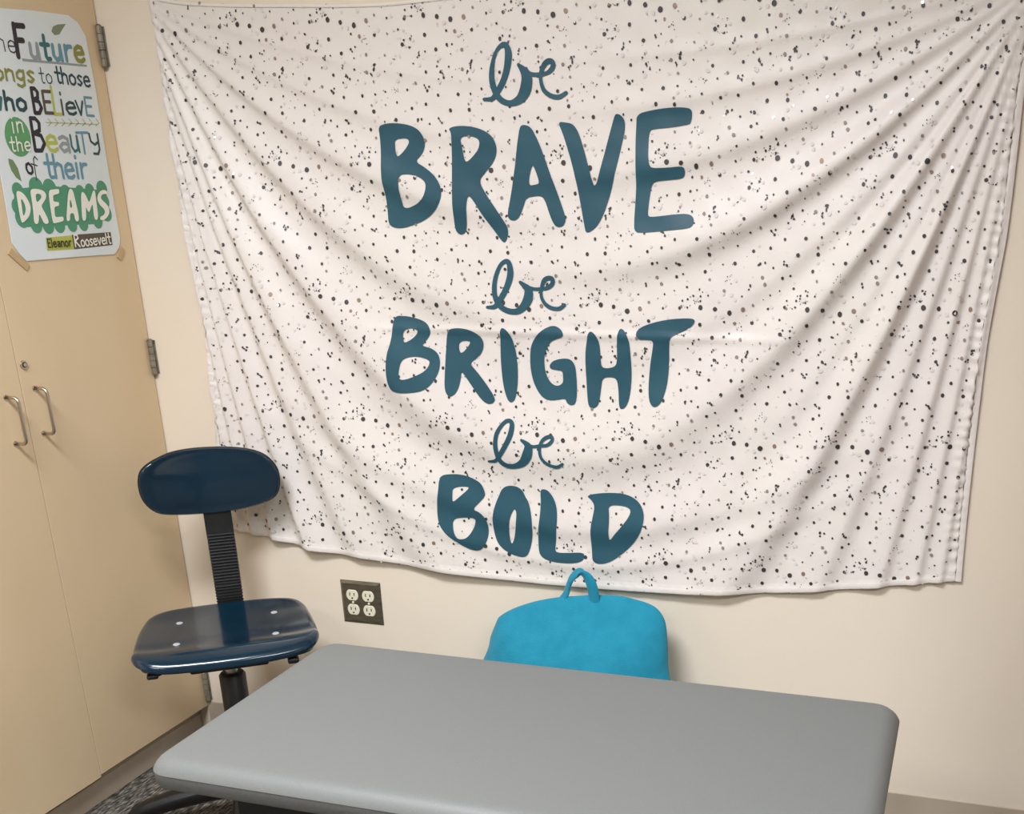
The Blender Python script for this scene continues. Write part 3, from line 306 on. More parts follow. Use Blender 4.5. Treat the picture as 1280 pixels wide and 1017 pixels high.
for zc in (1.747, 1.053, .149):
    bm = bmesh.new()
    for k in range(5):
        z0 = zc-.042+k*.0168
        cyl(bm, (.0075, -.0085, z0+.0006), (.0075, -.0085, z0+.0162), .0068, n=14)
    cyl(bm, (.0075, -.0085, zc-.045), (.0075, -.0085, zc-.042), .004, .0062, 14)
    cyl(bm, (.0075, -.0085, zc+.042), (.0075, -.0085, zc+.045), .0062, .004, 14)
    hg = obj('hinge', bm, M_hinge, cab, 30)
    obj('hinge_leaf', BX(.0, .0165, -.0022, -.0004, zc-.041, zc+.041, .0006), M_hinge, hg)

# ---------------------------------------------------------------- the banner
def ztop(x):
    X = (x-.15)/1.85; return 1.845-.09*X
LEFT_Q = [math.log(v) for v in (.17, .28, .42, .63, .93, 1.33, 1.72, 2.35, 3.4, 5.0, 7.5)]
LEFT_A = [.3, .4, .8, .85, 1.1, 1.0, .7, .9, .6, .45, .3]
RIGHT_Q = [math.log(v) for v in (.13, .22, .34, .52, .70, .90, 1.12, 1.43, 1.95, 2.9, 4.4, 7.0)]
RIGHT_A = [.4, .55, .75, 1.2, .6, 1.1, .4, 1.05, .45, .42, .3, .25]
def ridge(q, Q, A, wd):
    """asymmetric folds: rise slowly, fall quickly at each q in Q"""
    h = 0
    for i, (c, a) in enumerate(zip(Q, A)):
        d = (q-c)
        # bump that peaks just above the streak and falls across it
        if d < 0: b = math.exp(-(d/(wd*2.0))**2)
        else: b = math.exp(-(d/(wd*.85))**2)
        h += a*b
    return h
def cloth_y(x, z):
    X = min(.998, max(.002, (x-.13)/1.88)); P4 = 4*X*(1-X)
    s = max(.01, (ztop(x)-z)/(P4+.03)); q = math.log(s)
    wx = 1/(1+math.exp((X-.52)*14))
    wl = s*.085*P4                                   # how wide a fold is here, metres
    amp = min(.80*wl, .030) * min(1, max(.0, .40+1.6*abs(X-.5)))
    h = wx*ridge(q, LEFT_Q, LEFT_A, .085) + (1-wx)*ridge(q, RIGHT_Q, RIGHT_A, .082)
    y = h*amp
    # wide soft swags across the lower middle
    low = max(0, min(1, (1.25-z)/.6)) * P4
    for zc, a, wd in ((.86, .008, .075), (.69, .011, .06), (.60, .006, .035)):
        zz = zc + .34*(x-1.12)**2*1.6
        d = z-zz; y += low*a*math.exp(-(d/(wd*(1.0 if d > 0 else .55)))**2)
    # pressed crease
    zc = 1.128 + .006*math.sin(x*3); y += .0035*math.exp(-((z-zc)/.009)**2) * (1 if .62 < x < 1.62 else 0) * min(1, (x-.62)*8, (1.62-x)*8) if .62 < x < 1.62 else 0
    y += .0006*math.sin(x*71+z*23)*math.sin(z*57-x*19)
    return -(.006 + y)
T = lerp_curve([(p[0], p[1], 0) for p in TAP_TOP], 380); B_ = lerp_curve([(p[0], p[1], 0) for p in TAP_BOT], 380)
Lc = lerp_curve([(p[0], p[1], 0) for p in TAP_LEFT], 270); Rc = lerp_curve([(p[0], p[1], 0) for p in TAP_RIGHT], 270)
NU, NV = 380, 270
def coons(i, j):
    u = i/NU; v = j/NV
    p = (1-v)*T[i] + v*B_[i] + (1-u)*Lc[j] + u*Rc[j] - ((1-u)*(1-v)*T[0] + u*(1-v)*T[NU] + (1-u)*v*B_[0] + u*v*B_[NU])
    return p.x, p.y
random.seed(4)
verts = []; faces = []
for j in range(NV+1):
    for i in range(NU+1):
        x, z = coons(i, j)
        y = cloth_y(x, z)
        e = min(i, NU-i)
        if e < 7:                                    # gathered side seams
            z += 0; y -= .0016*(1-e/7)*(1+math.sin(j*1.05+2*math.sin(j*.13)))
            x += .0016*math.sin(j*.9+math.sin(j*.21)*2)*(1-e/7)
        if NV-j < 4: y -= .0012*(1+.5*math.sin(i*1.3))
        if NV-j < 2: z += .0012*math.sin(i*.35)*math.sin(i*.11)
        verts.append((x, y, z))
W1 = NU+1
for j in range(NV):
    for i in range(NU): faces.append((j*W1+i, (j+1)*W1+i, (j+1)*W1+i+1, j*W1+i+1))
me = bpy.data.meshes.new('banner'); me.from_pydata(verts, [], faces)
ban = thing('fabric_banner', 'large white speckled fabric banner lettered in teal, hung on the wall', 'banner', (0, 0, 0))
cl = link('cloth', me, M_cloth, ban, True)
so = cl.modifiers.new('thickness', 'SOLIDIFY'); so.thickness = .0009; so.offset = -1
# hems: folded strips stitched round the edge
def hem(pts, name, wdt, inward):
    bm = bmesh.new(); rows = []
    for k, p in enumerate(pts):
        q = pts[min(k+1, len(pts)-1)]-pts[max(k-1, 0)]; nrm = Vector((-q.y, q.x, 0)).normalized()*inward
        row = []
        for t, off in ((0, .0006), (.12, .0012), (.5, .0014), (.88, .0012), (1.0, .0006)):
            x = p.x+nrm.x*wdt*t; z = p.y+nrm.y*wdt*t
            row.append(bm.verts.new((x, cloth_y(x, z)-.0008-off*(1+.25*math.sin(k*1.1)), z)))
        rows.append(row)
    for a, b in zip(rows, rows[1:]):
        for i in range(4): bm.faces.new((a[i], a[i+1], b[i+1], b[i]))
    o = obj('hem', bm, M_cloth, ban, True); return o
hem(B_[::1], 'hem', .013, 1); hem(Rc, 'hem', .012, 1); hem(Lc, 'hem', .010, 1); hem(T, 'hem', .006, -1)

def fabric_patch(outer, holes, off, step=.007):
    polys = [outer]+holes; vs_ = []; ed = []
    for P in polys:
        b = len(vs_); vs_ += [Vector(p[:2]) for p in P]; ed += [(b+i, b+(i+1) % len(P)) for i in range(len(P))]
    x0 = min(p[0] for p in outer); x1 = max(p[0] for p in outer); z0 = min(p[1] for p in outer); z1 = max(p[1] for p in outer)
    x = x0+step*.5
    while x < x1:
        z = z0+step*.5
        while z < z1:
            if inside((x, z), outer): vs_.append(Vector((x, z)))
            z += step
        x += step
    V, E_, F, *_ = delaunay_2d_cdt(vs_, ed, [], 0, 1e-5)
    bm = bmesh.new(); bv = [bm.verts.new((v.x, cloth_y(v.x, v.y)-off, v.y)) for v in V]
    for f in F:
        c = (sum(V[i].x for i in f)/len(f), sum(V[i].y for i in f)/len(f))
        if inside(c, outer) and not any(inside(c, h) for h in holes):
            bm.faces.new([bv[i] for i in f])
    for v in [v for v in bm.verts if not v.link_faces]: bm.verts.remove(v)
    for f in bm.faces:
        f.normal_update()
        if f.normal.y > 0: f.normal_flip()
    return bm
for n, outer, holes in LETTERS:
    bm = fabric_patch(chaikin(outer), [chaikin(h) for h in holes], .0019)
    obj('letter', bm, M_ink, ban, True, fix=False)
# brush script 'be': strokes of varying width
for word in SCRIPT_BE:
    bm = bmesh.new(); lay = 0
    for st in word:
        P = catmull([(p[0], p[1], p[2]) for p in st], 7)
        prev = None
        for i, p in enumerate(P):
            t = (P[min(i+1, len(P)-1)]-P[max(0, i-1)]); t.z = 0; t.normalize(); nx, nz = -t.y, t.x
            a = (p.x+nx*p.z, p.y+nz*p.z); b = (p.x-nx*p.z, p.y-nz*p.z)
            cur = [bm.verts.new((q[0], cloth_y(*q)-.0019-lay, q[1])) for q in (a, b)]
            if prev:
                try: bm.faces.new((prev[0], prev[1], cur[1], cur[0]))
                except ValueError: pass
            prev = cur
            if i in (0, len(P)-1) or i % 3 == 0:
                q = [(p.x+p.z*math.cos(k*math.pi/6), p.y+p.z*math.sin(k*math.pi/6)) for k in range(12)]
                bm.faces.new([bm.verts.new((c[0], cloth_y(*c)-.0019-lay-.00002*(i % 5), c[1])) for c in q])
            lay += .000002
        lay += .0002
    for f in bm.faces:
        f.normal_update()
        if f.normal.y > 0: f.normal_flip()
    tag(obj('script_word', bm, M_ink, ban, fix=False), 'thin brush script word be')

# printed speckles, one repeating tile of marks
random.seed(11)
marks = []     # (u, v, [(du, dv, r)], colour)
def blot(u, v, r, c, k=7, j=.15): marks.append((u, v, r*(1.1 if c == 0 else 1.05), c, k, j))
TW, TH = .2235, .275
taken = []
def spot(dmin):
    for _ in range(300):
        u, v = random.random()*TW, random.random()*TH
        if all(math.hypot(min(abs(u-a), TW-abs(u-a)), min(abs(v-b), TH-abs(v-b))) > dmin*.5+d*.5 for a, b, d in taken): break
    taken.append((u, v, dmin)); return u, v
for (u, r) in ((.02, .0048), (.050, .0042), (.081, .0050)): blot(u, .06+.008*(u > .07)-.003*(u < .03), r, 0, 10, .06)
blot(.110, .062, .0045, 2, 9, .08)
taken += [(.02, .06, .03), (.05, .06, .03), (.081, .06, .03), (.11, .062, .02)]
for _ in range(12): blot(*spot(.026), random.uniform(.0018, .0036), 4, 9, .12)
for _ in range(16): blot(*spot(.032), random.uniform(.0028, .0038), 0, 9, .08)
for _ in range(30): blot(*spot(.018), random.uniform(.0014, .0025), 0, 8, .2)
for _ in range(20): blot(random.random()*TW, random.random()*TH, random.uniform(.0007, .0012), 0, 5, .3)
for _ in range(9):                       # drips and smears
    u, v = spot(.03); a = random.choice((.7, .9, 1.6, -1.2))
    for k in range(random.randint(2, 4)):
        blot(u, v, random.uniform(.0012, .0027)*(1 if k else 1.15), 0, 7, .3); u += .0030*math.cos(a); v += .0030*math.sin(a)
for _ in range(3):                       # little arcs
    u, v = spot(.04)
    for k in range(6): blot(u+k*.0030, v+.003*math.sin(k*.62), (.0010, .0006, .0007, .0012, .0021, .0010)[k], 0, 7, .2)
    blot(u-.001, v-.010, .0021, 0, 8, .15); blot(u+.015, v-.012, .0023, 0, 8, .15); blot(u+.017, v-.018, .0013, 0, 7, .2)
for _ in range(3):
    u, v = spot(.02)
    for k in range(7): blot(u+random.uniform(-.008, .008), v+random.uniform(-.008, .008), random.uniform(.0006, .0013), 0, 6, .3)
for _ in range(26): blot(random.random()*TW, random.random()*TH, random.uniform(.0022, .0046), 1, 9, .25)
for _ in range(26): blot(random.random()*TW, random.random()*TH, random.uniform(.0010, .0020), 1, 6, .3)
for _ in range(4): blot(random.random()*TW, random.random()*TH, random.uniform(.0018, .0038), 2, 7, .25)
for _ in range(7): blot(random.random()*TW, random.random()*TH, random.uniform(.0014, .0030), 3, 6, .3)
letter_polys = [(chaikin(o, 1), [chaikin(h, 1) for h in hs]) for _, o, hs in LETTERS]
lb = [(min(p[0] for p in o), max(p[0] for p in o), min(p[1] for p in o), max(p[1] for p in o)) for o, _ in letter_polys]
ring = [(T[i].x, T[i].y) for i in range(0, NU+1, 10)] + [(Rc[j].x, Rc[j].y) for j in range(0, NV+1, 10)] + [(B_[i].x, B_[i].y) for i in range(NU, -1, -10)] + [(Lc[j].x, Lc[j].y) for j in range(NV, -1, -10)]
SV = [[] for _ in range(5)]; SF = [[] for _ in range(5)]
cnt = 0
for ti in range(-1, 11):
    for tj in range(-1, 6):
        for (u, v, r, c, k, jt) in marks:
            x = .13 + ti*TW + u + (tj % 3)*.075 + random.gauss(0, .0012)
            z = 1.83 - tj*TH - v - .03*((x-.2)/1.8) + random.gauss(0, .0012)
            X = (x-.15)/1.85; z -= .035*4*X*(1-X)*max(0, min(1, (1.84-z)/1.2))
            if not inside((x, z), ring): continue
            if c in (0, 1, 2) or True:
                hit = False
                for (bb, (o, hs)) in zip(lb, letter_polys):
                    if bb[0] < x < bb[1] and bb[2] < z < bb[3] and inside((x, z), o) and not any(inside((x, z), h) for h in hs): hit = True; break
                if hit: continue
            if c == 3 and random.random() > (.9 if z > 1.35 else .05): continue
            ph = random.random()*6; base = len(SV[c]); off = .00155+.0001*c
            sq = random.uniform(.8, 1.0)
            for m_ in range(k):
                a = ph+2*math.pi*m_/k; rr = r*(1+random.uniform(-jt, jt))
                px = x+rr*math.cos(a)*sq; pz = z+rr*math.sin(a)
                SV[c].append((px, cloth_y(px, pz)-off, pz))
            SF[c].append(tuple(base+m_ for m_ in range(k))); cnt += 1
print('specks', cnt)
for c, lab in enumerate(('dark charcoal speckles scattered over the banner', 'faint pale grey speckles on the banner', 'bronze brown speckles on the banner', 'shiny foil flecks on the upper part of the banner', 'mid taupe speckles on the banner')):
    me = bpy.data.meshes.new('speckles'); me.from_pydata(SV[c], [], SF[c])
    o = link('speckles', me, M_sp[c], ban); tag(o, lab, kind='stuff')

# ---------------------------------------------------------------- the poster
pos = thing('paper_poster', 'pale hand-lettered quotation poster taped to the cupboard door', 'poster', (0, 0, 0))
def flat(bm, pts, x):
    V = [bm.verts.new((x, p[0], p[1])) for p in pts]
    try: f = bm.faces.new(V)
    except ValueError: return
    f.normal_update()
    if f.normal.x < 0: f.normal_flip()
bm = bmesh.new(); flat(bm, POSTER_OUT, .0012)
r = bmesh.ops.extrude_face_region(bm, geom=list(bm.faces)); 
for v in [g for g in r['geom'] if isinstance(g, bmesh.types.BMVert)]: v.co.x = .0022
obj('sheet', bm, M_paper, pos)
PX = .0025
inks = {}
def ink(c):
    if c not in inks: inks[c] = mat('poster_ink', c, .5, spec=.4)
    return inks[c]
def strokes(bm, P, r, x):
    for q_, (a, b) in enumerate(zip(P, P[1:])):
        x += .000015
        a = Vector(a); b = Vector(b); d = b-a
        if d.length < 1e-6: continue
        n = Vector((-d.y, d.x)).normalized()*r
        flat(bm, [a+n, a-n, b-n, b+n], x)
    for p in P:
        x += .000015; flat(bm, [(p[0]+r*math.cos(k*math.pi/6), p[1]+r*math.sin(k*math.pi/6)) for k in range(12)], x)
def words(W, x):
    x_base = x
    for t, r, strs in W:
        x = x_base
        cols = []
        for c, _ in strs:
            if c not in cols: cols.append(c)
        bm = bmesh.new()
        for c, P in strs:
            k0 = len(bm.faces); strokes(bm, P, r, x); x += .00004; bm.faces.ensure_lookup_table()
            for f in bm.faces[k0:]: f.material_index = cols.index(c)
        obj('lettering', bm, [ink(c) for c in cols], pos, fix=False)
def shape(name, pts, c, x, lab=None):
    bm = bmesh.new(); flat(bm, pts, x); o = obj(name, bm, ink(c), pos, fix=False)
    if lab: tag(o, lab)
bm = bmesh.new()
for i, (y, z, r) in enumerate(POSTER_CLOUD): flat(bm, [(y+r*1.1*math.cos(k*math.pi/9), z+r*1.14*math.sin(k*math.pi/9)) for k in range(18)], PX+.00002*i)
flat(bm, [(y, z) for y, z in POSTER_CLOUD_FILL], PX-.0001)
tag(obj('cloud_print', bm, ink((84, 150, 116)), pos, fix=False), 'green scalloped cloud behind the lowest word')
shape('circle_print', POSTER_CIRCLE, (96, 158, 104), PX, 'green oval behind two small white words')
shape('underline', POSTER_UNDER, (150, 156, 158), PX)
shape('name_box', POSTER_YBOX, (182, 188, 84), PX, 'yellow-green box behind the first name')
shape('name_box', POSTER_DBOX, (92, 82, 70), PX+.0001, 'dark brown box behind the surname')
shape('leaf_print', POSTER_LEAF1, (128, 140, 112), PX); shape('leaf_print', POSTER_LEAF2, (112, 140, 96), PX)
bm = bmesh.new()
for a, b in POSTER_BRANCH: strokes(bm, [a, b], .0009, PX)
tag(obj('branch_print', bm, ink((178, 180, 112)), pos, fix=False), 'pale olive twig under the third line')
words(POSTER_WORDS, PX+.0001); words(POSTER_WORDS_TOP, PX+.0012)
for outer, holes in POSTER_BIG:
    polys = [chaikin(outer)]+[chaikin(h) for h in holes]; vs_ = []; ed = []
    for P in polys:
        b = len(vs_); vs_ += [Vector(p) for p in P]; ed += [(b+i, b+(i+1) % len(P)) for i in range(len(P))]
    V, E_, F, *_ = delaunay_2d_cdt(vs_, ed, [], 0, 1e-5); bm = bmesh.new()
    for f in F:
        c = (sum(V[i].x for i in f)/len(f), sum(V[i].y for i in f)/len(f))
        if inside(c, polys[0]) and not any(inside(c, h) for h in polys[1:]): flat(bm, [tuple(V[i]) for i in f], PX+.0014)
    bmesh.ops.remove_doubles(bm, verts=bm.verts, dist=1e-6)
    obj('lettering', bm, ink((240, 238, 225)), pos, fix=False)
def tape(y, z, L, W, a):
    bm = bmesh.new(); c, s = math.cos(a), math.sin(a)
    flat(bm, [(y+u*L*c-v*W*s, z+u*L*s+v*W*c) for u, v in ((-.5, -.5), (.5, -.5), (.5, .5), (-.5, .5))], .0030)
    r = bmesh.ops.extrude_face_region(bm, geom=list(bm.faces))
    for v in [g for g in r['geom'] if isinstance(g, bmesh.types.BMVert)]: v.co.x = .0007
    obj('tape', bm, M_tape, pos)
tape(-.365, 1.303, .055, .016, -.72); tape(-.052, 1.301, .03, .014, .9)

# ---------------------------------------------------------------- the socket
ox, oz = .5292, .4458
so_ = thing('wall_outlet', 'bronze double socket plate with four ivory outlets, on the wall under the banner', 'socket', (ox, 0, oz))
bm = bmesh.new(); h = .0573
A = [bm.verts.new((sx*h, 0, sz*h)) for sx, sz in ((-1, -1), (1, -1), (1, 1), (-1, 1))]
Bv = [bm.verts.new((sx*h, -.0018, sz*h)) for sx, sz in ((-1, -1), (1, -1), (1, 1), (-1, 1))]
Cv = [bm.verts.new((sx*(h-.007), -.0062, sz*(h-.007))) for sx, sz in ((-1, -1), (1, -1), (1, 1), (-1, 1))]
for a, b in ((A, Bv), (Bv, Cv)):
    for i in range(4): bm.faces.new((a[i], a[(i+1) % 4], b[(i+1) % 4], b[i]))
bm.faces.new(Cv); bm.faces.new(A[::-1])
obj('plate', bm, M_plate, so_)
for sx in (-.0228, .0228):
    for sz in (-.0196, .0196):
        bm = bmesh.new(); pts = []
        for k in range(28):
            a = 2*math.pi*k/28; pts.append((sx+.0172*math.cos(a), sz+max(-.0143, min(.0143, .0172*math.sin(a)))))
        a_ = [bm.verts.new((p[0], -.006, p[1])) for p in pts]; b_ = [bm.verts.new((p[0], -.0078, p[1])) for p in pts]
        c_ = [bm.verts.new((sx+(p[0]-sx)*.93, -.0086, sz+(p[1]-sz)*.93)) for p in pts]
        for q, w_ in ((a_, b_), (b_, c_)):
            for i in range(28): bm.faces.new((q[i], q[(i+1) % 28], w_[(i+1) % 28], w_[i]))
        bm.faces.new(c_)
        r_ = obj('receptacle', bm, M_ivory, so_, 30)
        for dx, hh in ((-.0063, .0042), (.0063, .0036)):
            obj('slot', BX(sx+dx-.0013, sx+dx+.0013, -.0090, -.0080, sz+.003-hh, sz+.003+hh), M_slot, r_)
        bm = bmesh.new(); cyl(bm, (sx, -.0090, sz-.0078), (sx, -.0080, sz-.0078), .0025, n=12); obj('slot', bm, M_slot, r_)
    bm = bmesh.new(); cyl(bm, (sx, -.006, 0), (sx, -.0078, 0), .0034, .0028, 14); obj('screw', bm, M_ivory, so_)

# ---------------------------------------------------------------- the chair
AX, AY = .39, -.37
ch = thing('swivel_chair', 'glossy navy blue swivel chair with armless seat beside the cupboard', 'chair', (AX, AY, 0), math.atan2(.6, .8))
so2 = [(-.1985, -.070), (-.1965, -.01), (-.1925, .06), (-.185, .118), (-.172, .162), (-.145, .188), (-.10, .198), (0, .2005), (.09, .198), (.140, .190), (.170, .172), (.187, .135), (.194, .08), (.199, .01), (.2015, -.05),
       (.200, -.092), (.186, -.120), (.155, -.134), (.09, -.143), (0, -.146), (-.09, -.143), (-.152, -.136), (-.185, -.118), (-.198, -.094)]
out = [(p.x, p.y) for p in catmull([(a, b, 0) for a, b in so2], 5, True)]
def seat_z(x, y):
    z = .487
    # flat tray, gently raised rear, rolled front
    if y > .10: z += .010*((y-.10)/.1)**2
    f = max(0, (-.060-y)/.085)
    if f > 0: z += .004*math.sin(min(1, f*1.15)*math.pi) - .012*f**2.6
    sx = abs(x)/.2
    z += .006*max(0, (sx-.55)/.45)**2
    z -= .004*math.exp(-((y+.045)/.02)**2)*(1-sx*.5)
    return z
bm = bmesh.new(); rings = []
ts = [0, .12, .25, .4, .55, .68, .78, .86, .92, .955, .98, .995, 1.0]
cxs, cys = 0, .03
rings = []
for t in ts[1:]:
    d = (1-t)*.19; lip = 0
    R_ = .012
    if d < R_: lip = R_-math.sqrt(max(0, R_*R_-(R_-d)**2))
    rings.append([bm.verts.new((cxs+(p[0]-cxs)*t, cys+(p[1]-cys)*t, seat_z(cxs+(p[0]-cxs)*t, cys+(p[1]-cys)*t)-lip)) for p in out])
n_ = len(out)
cvt = bm.verts.new((cxs, cys, seat_z(cxs, cys)))
for i in range(n_): bm.faces.new((cvt, rings[0][i], rings[0][(i+1) % n_]))
for q, dz in ((1.0, -.017), (.985, -.020), (.965, -.018), (.955, -.012)):
    rings.append([bm.verts.new((cxs+(p[0]-cxs)*q, cys+(p[1]-cys)*q, seat_z(p[0], p[1])+dz)) for p in out])
for a, b in zip(rings, rings[1:]):
    for i in range(n_): bm.faces.new((a[i], a[(i+1) % n_], b[(i+1) % n_], b[i]))
bm.faces.new(rings[-1])
obj('seat', bm, M_navy, ch, 50)
bm = bmesh.new()
ua = [bm.verts.new((p[0]*.945, .03+(p[1]-.03)*.945, .466)) for p in out]; ub = [bm.verts.new((p[0]*.93, .03+(p[1]-.03)*.93, .455)) for p in out]
for i in range(n_): bm.faces.new((ua[i], ua[(i+1) % n_], ub[(i+1) % n_], ub[i]))
bm.faces.new(ub); bm.faces.new(ua[::-1]); obj('under_pan', bm, M_black, ch)
for bx_, by_ in ((-.102, .104), (-.1065, -.0325), (.1125, .0975), (.108, -.0425)):
    z = seat_z(bx_, by_); obj('bolt', lathe([(.0078, -.002), (.0078, .0008), (.0062, .0022), (.003, .0028)], 18, (bx_, by_, z)), M_white, ch, 40)
# mechanism, column
bm = BX(-.085, .085, -.10, .16, .432, .456, .006); obj('tilt_plate', bm, M_black, ch)
bm = bmesh.new(); cyl(bm, (-.08, -.03, .445), (-.150, -.100, .446), .005, n=10); box(bm, -.172, -.148, -.118, -.096, .441, .452, .004)
obj('lever', bm, M_black, ch)
bm = bmesh.new(); cyl(bm, (.08, -.03, .445), (.14, -.10, .442), .005, n=10); box(bm, .125, .15, -.125, -.095, .436, .449, .004)
obj('lever', bm, M_black, ch)
obj('column', lathe([(.014, .37), (.014, .44), (.026, .441), (.026, .446)], 24), M_steel, ch, 40)
obj('column_sleeve', lathe([(.030, .12), (.030, .383), (.026, .388), (.0145, .389)], 28), M_black, ch, 40)
# upright: flat bar rising behind the seat, with a ribbed bellows cover
ux = .0145
path = [(ux, .05, .444), (ux, .12, .442), (ux, .180, .444), (ux, .222, .452), (ux, .246, .474), (ux, .256, .51), (ux, .260, .56), (ux, .262, .62), (ux, .263, .68), (ux, .264, .79)]
def strip(path, hw, ht, bmx=None):
    bm = bmx or bmesh.new(); P = [Vector(p) for p in path]; R2 = []
    for i, p in enumerate(P):
        t = (P[min(i+1, len(P)-1)]-P[max(i-1, 0)]).normalized(); s = Vector((1, 0, 0)); n = t.cross(s).normalized()
        k = hw(i) if callable(hw) else hw; h = ht(i) if callable(ht) else ht
        R2.append([bm.verts.new(p+s*a*k+n*b*h) for a, b in ((-1, -1), (1, -1), (1, 1), (-1, 1))])
    for a, b in zip(R2, R2[1:]):
        for j in range(4): bm.faces.new((a[j], a[(j+1) % 4], b[(j+1) % 4], b[j]))
    bm.faces.new(R2[0]); bm.faces.new(R2[-1][::-1]); return bm
sp = catmull(path, 8)
obj('upright', strip(sp, .027, .004), M_blackp, ch, 40)
rib = lerp_curve([p for p in path if p[2] > .45], 360)
rib = [p for p in rib if p.z < .655]
obj('bellows', strip(rib, lambda i: .0312+.0012*math.sin(i*math.pi/4), lambda i: .0095+.0024*math.sin(i*math.pi/4)), mat('bellows_rubber', (34, 34, 34), .38, spec=.5), ch, 25)
obj('bellows_collar', strip([(ux, .2625, .648), (ux, .2632, .665), (ux, .264, .70), (ux, .2645, .80)], .0322, .0105), M_black, ch, 30)
# backrest: curved oval panel, black shell behind
bo = [(p[0], p[1]) for p in chaikin(chaikin(BACKREST_OUT, 1), 1)]
bo = [tuple(p[:2]) for p in catmull([(a*1.004, b, 0) for a, b in bo][::2], 2, True)]
bcx = sum(p[0] for p in bo)/len(bo); bcz = sum(p[1] for p in bo)/len(bo)
def back_panel(scale_edge, y0, prof, m, name):
    bm = bmesh.new(); rings = []; nb = len(bo)
    for t, dy in prof:
        rg = []
        for p in bo:
            x = bcx+(p[0]-bcx)*t*scale_edge; z = bcz+(p[1]-bcz)*t*scale_edge
            rg.append(bm.verts.new((x, y0 - 1.0*x*x + dy, z)))
        rings.append(rg)
    for a, b in zip(rings, rings[1:]):
        for i in range(nb): bm.faces.new((a[i], a[(i+1) % nb], b[(i+1) % nb], b[i]))
    bm.faces.new(rings[0]); bm.faces.new(rings[-1][::-1])
    return obj(name, bm, m, ch, 45)
back_panel(1.0, .2475, [(.02, -.006), (.3, -.0055), (.55, -.004), (.75, -.002), (.87, .0003), (.925, -.0005), (.955, -.0003), (.975, .002), (.985, .006), (.98, .010), (.9, .011), (.3, .011), (.02, .011)], M_navy, 'backrest')
back_panel(1.0, .2475, [(.02, .0075), (.9, .0075), (.995, .0065), (1.0, .010), (.99, .016), (.9, .019), (.3, .019), (.02, .019)], M_black, 'back_shell')
# four legged base
obj('base_hub', lathe([(.036, .052), (.046, .07), (.046, .118), (.034, .135)], 28), M_black, ch, 40)
a0 = math.radians(211) - math.atan2(.6, .8)
for k in range(4):
    a = a0 + k*2*math.pi/4; c, s = math.cos(a), math.sin(a)
    P = [(c*r_, s*r_, z) for r_, z in ((.03, .096), (.10, .088), (.17, .076), (.23, .062), (.262, .052), (.278, .044))]
    lg = obj('leg', sweep(P, [.034, .031, .028, .026, .024, .014], [.028, .026, .024, .022, .019, .010], (0, 0, 1), 12), M_blackp, ch, 60)
    obj('glide', lathe([(.019, .0), (.021, .006), (.013, .018), (.010, .046)], 20, (c*.255, s*.255, 0)), M_black, lg, 40)

# ---------------------------------------------------------------- the desk
TX0, TX1, TY0, TY1, TZ = .973, 1.917, -1.311, -.853, .72
dk = thing('school_desk', 'grey rectangular classroom desk with rounded edges in the foreground', 'desk', ((TX0+TX1)/2, (TY0+TY1)/2, 0))
hw, hd = (TX1-TX0)/2, (TY1-TY0)/2
def rrect(hw, hd, r, n=8):
    P = []
    for cx, cy, a0 in ((hw-r, hd-r, 0), (-hw+r, hd-r, 90), (-hw+r, -hd+r, 180), (hw-r, -hd+r, 270)):
        for k in range(n+1):
            a = math.radians(a0+90*k/n); P.append((cx+r*math.cos(a), cy+r*math.sin(a)))
    return P
bm = bmesh.new(); rings = []
rc = .036
prof = [(.026, 0.0), (.0215, -.0006), (.0165, -.0018), (.0115, -.0042), (.0070, -.0078), (.0032, -.0122), (.0008, -.0165), (0, -.0185)]
for ins, dz in prof:
    rings.append([bm.verts.new((x, y, TZ+dz)) for x, y in rrect(hw-ins, hd-ins, max(.006, rc-ins*.75))])
npt = len(rings[0])
for a, b in zip(rings, rings[1:]):
    for i in range(npt): bm.faces.new((a[i], a[(i+1) % npt], b[(i+1) % npt], b[i]))
bm.faces.new(rings[0])
under = [bm.verts.new((v.co.x*.998, v.co.y*.996, TZ-.020)) for v in rings[-1]]
for i in range(npt): bm.faces.new((rings[-1][i], rings[-1][(i+1) % npt], under[(i+1) % npt], under[i]))
bm.faces.new(under[::-1])
obj('top', bm, M_desk, dk, 35)
bm = bmesh.new(); rg = []
for ins, z in ((.0006, TZ-.0188), (.0012, TZ-.036), (.0045, TZ-.0405), (.012, TZ-.0410)):
    rg.append([bm.verts.new((x, y, z)) for x, y in rrect(hw-ins, hd-ins, rc-ins)])
for a, b in zip(rg, rg[1:]):
    for i in range(npt): bm.faces.new((a[i], a[(i+1) % npt], b[(i+1) % npt], b[i]))
bm.faces.new(rg[0]); bm.faces.new(rg[-1][::-1])
tag(obj('edge_skirt', bm, M_deskedge, dk, 40), 'darker grey lower edge of the desk top')
bm = bmesh.new()
a1, b1 = hw-.105, hd-.05
for q in ((-a1, a1, -b1, -b1+.022), (-a1, a1, b1-.022, b1), (-a1, -a1+.022, -b1+.022, b1-.022), (a1-.022, a1, -b1+.022, b1-.022)):
    box(bm, *q, TZ-.135, TZ-.0405)
obj('apron', bm, M_blackp, dk)
for sx in (-1, 1):
    for sy in (-1, 1):
        x, y = sx*(a1-.018), sy*(b1-.018)
        lg = obj('leg', BX(x-.017, x+.017, y-.017, y+.017, .012, TZ-.05, .004), M_blackp, dk)
        obj('foot', lathe([(.019, 0), (.020, .006), (.014, .014), (.009, .02)], 18, (x, y, 0)), M_black, lg, 40)

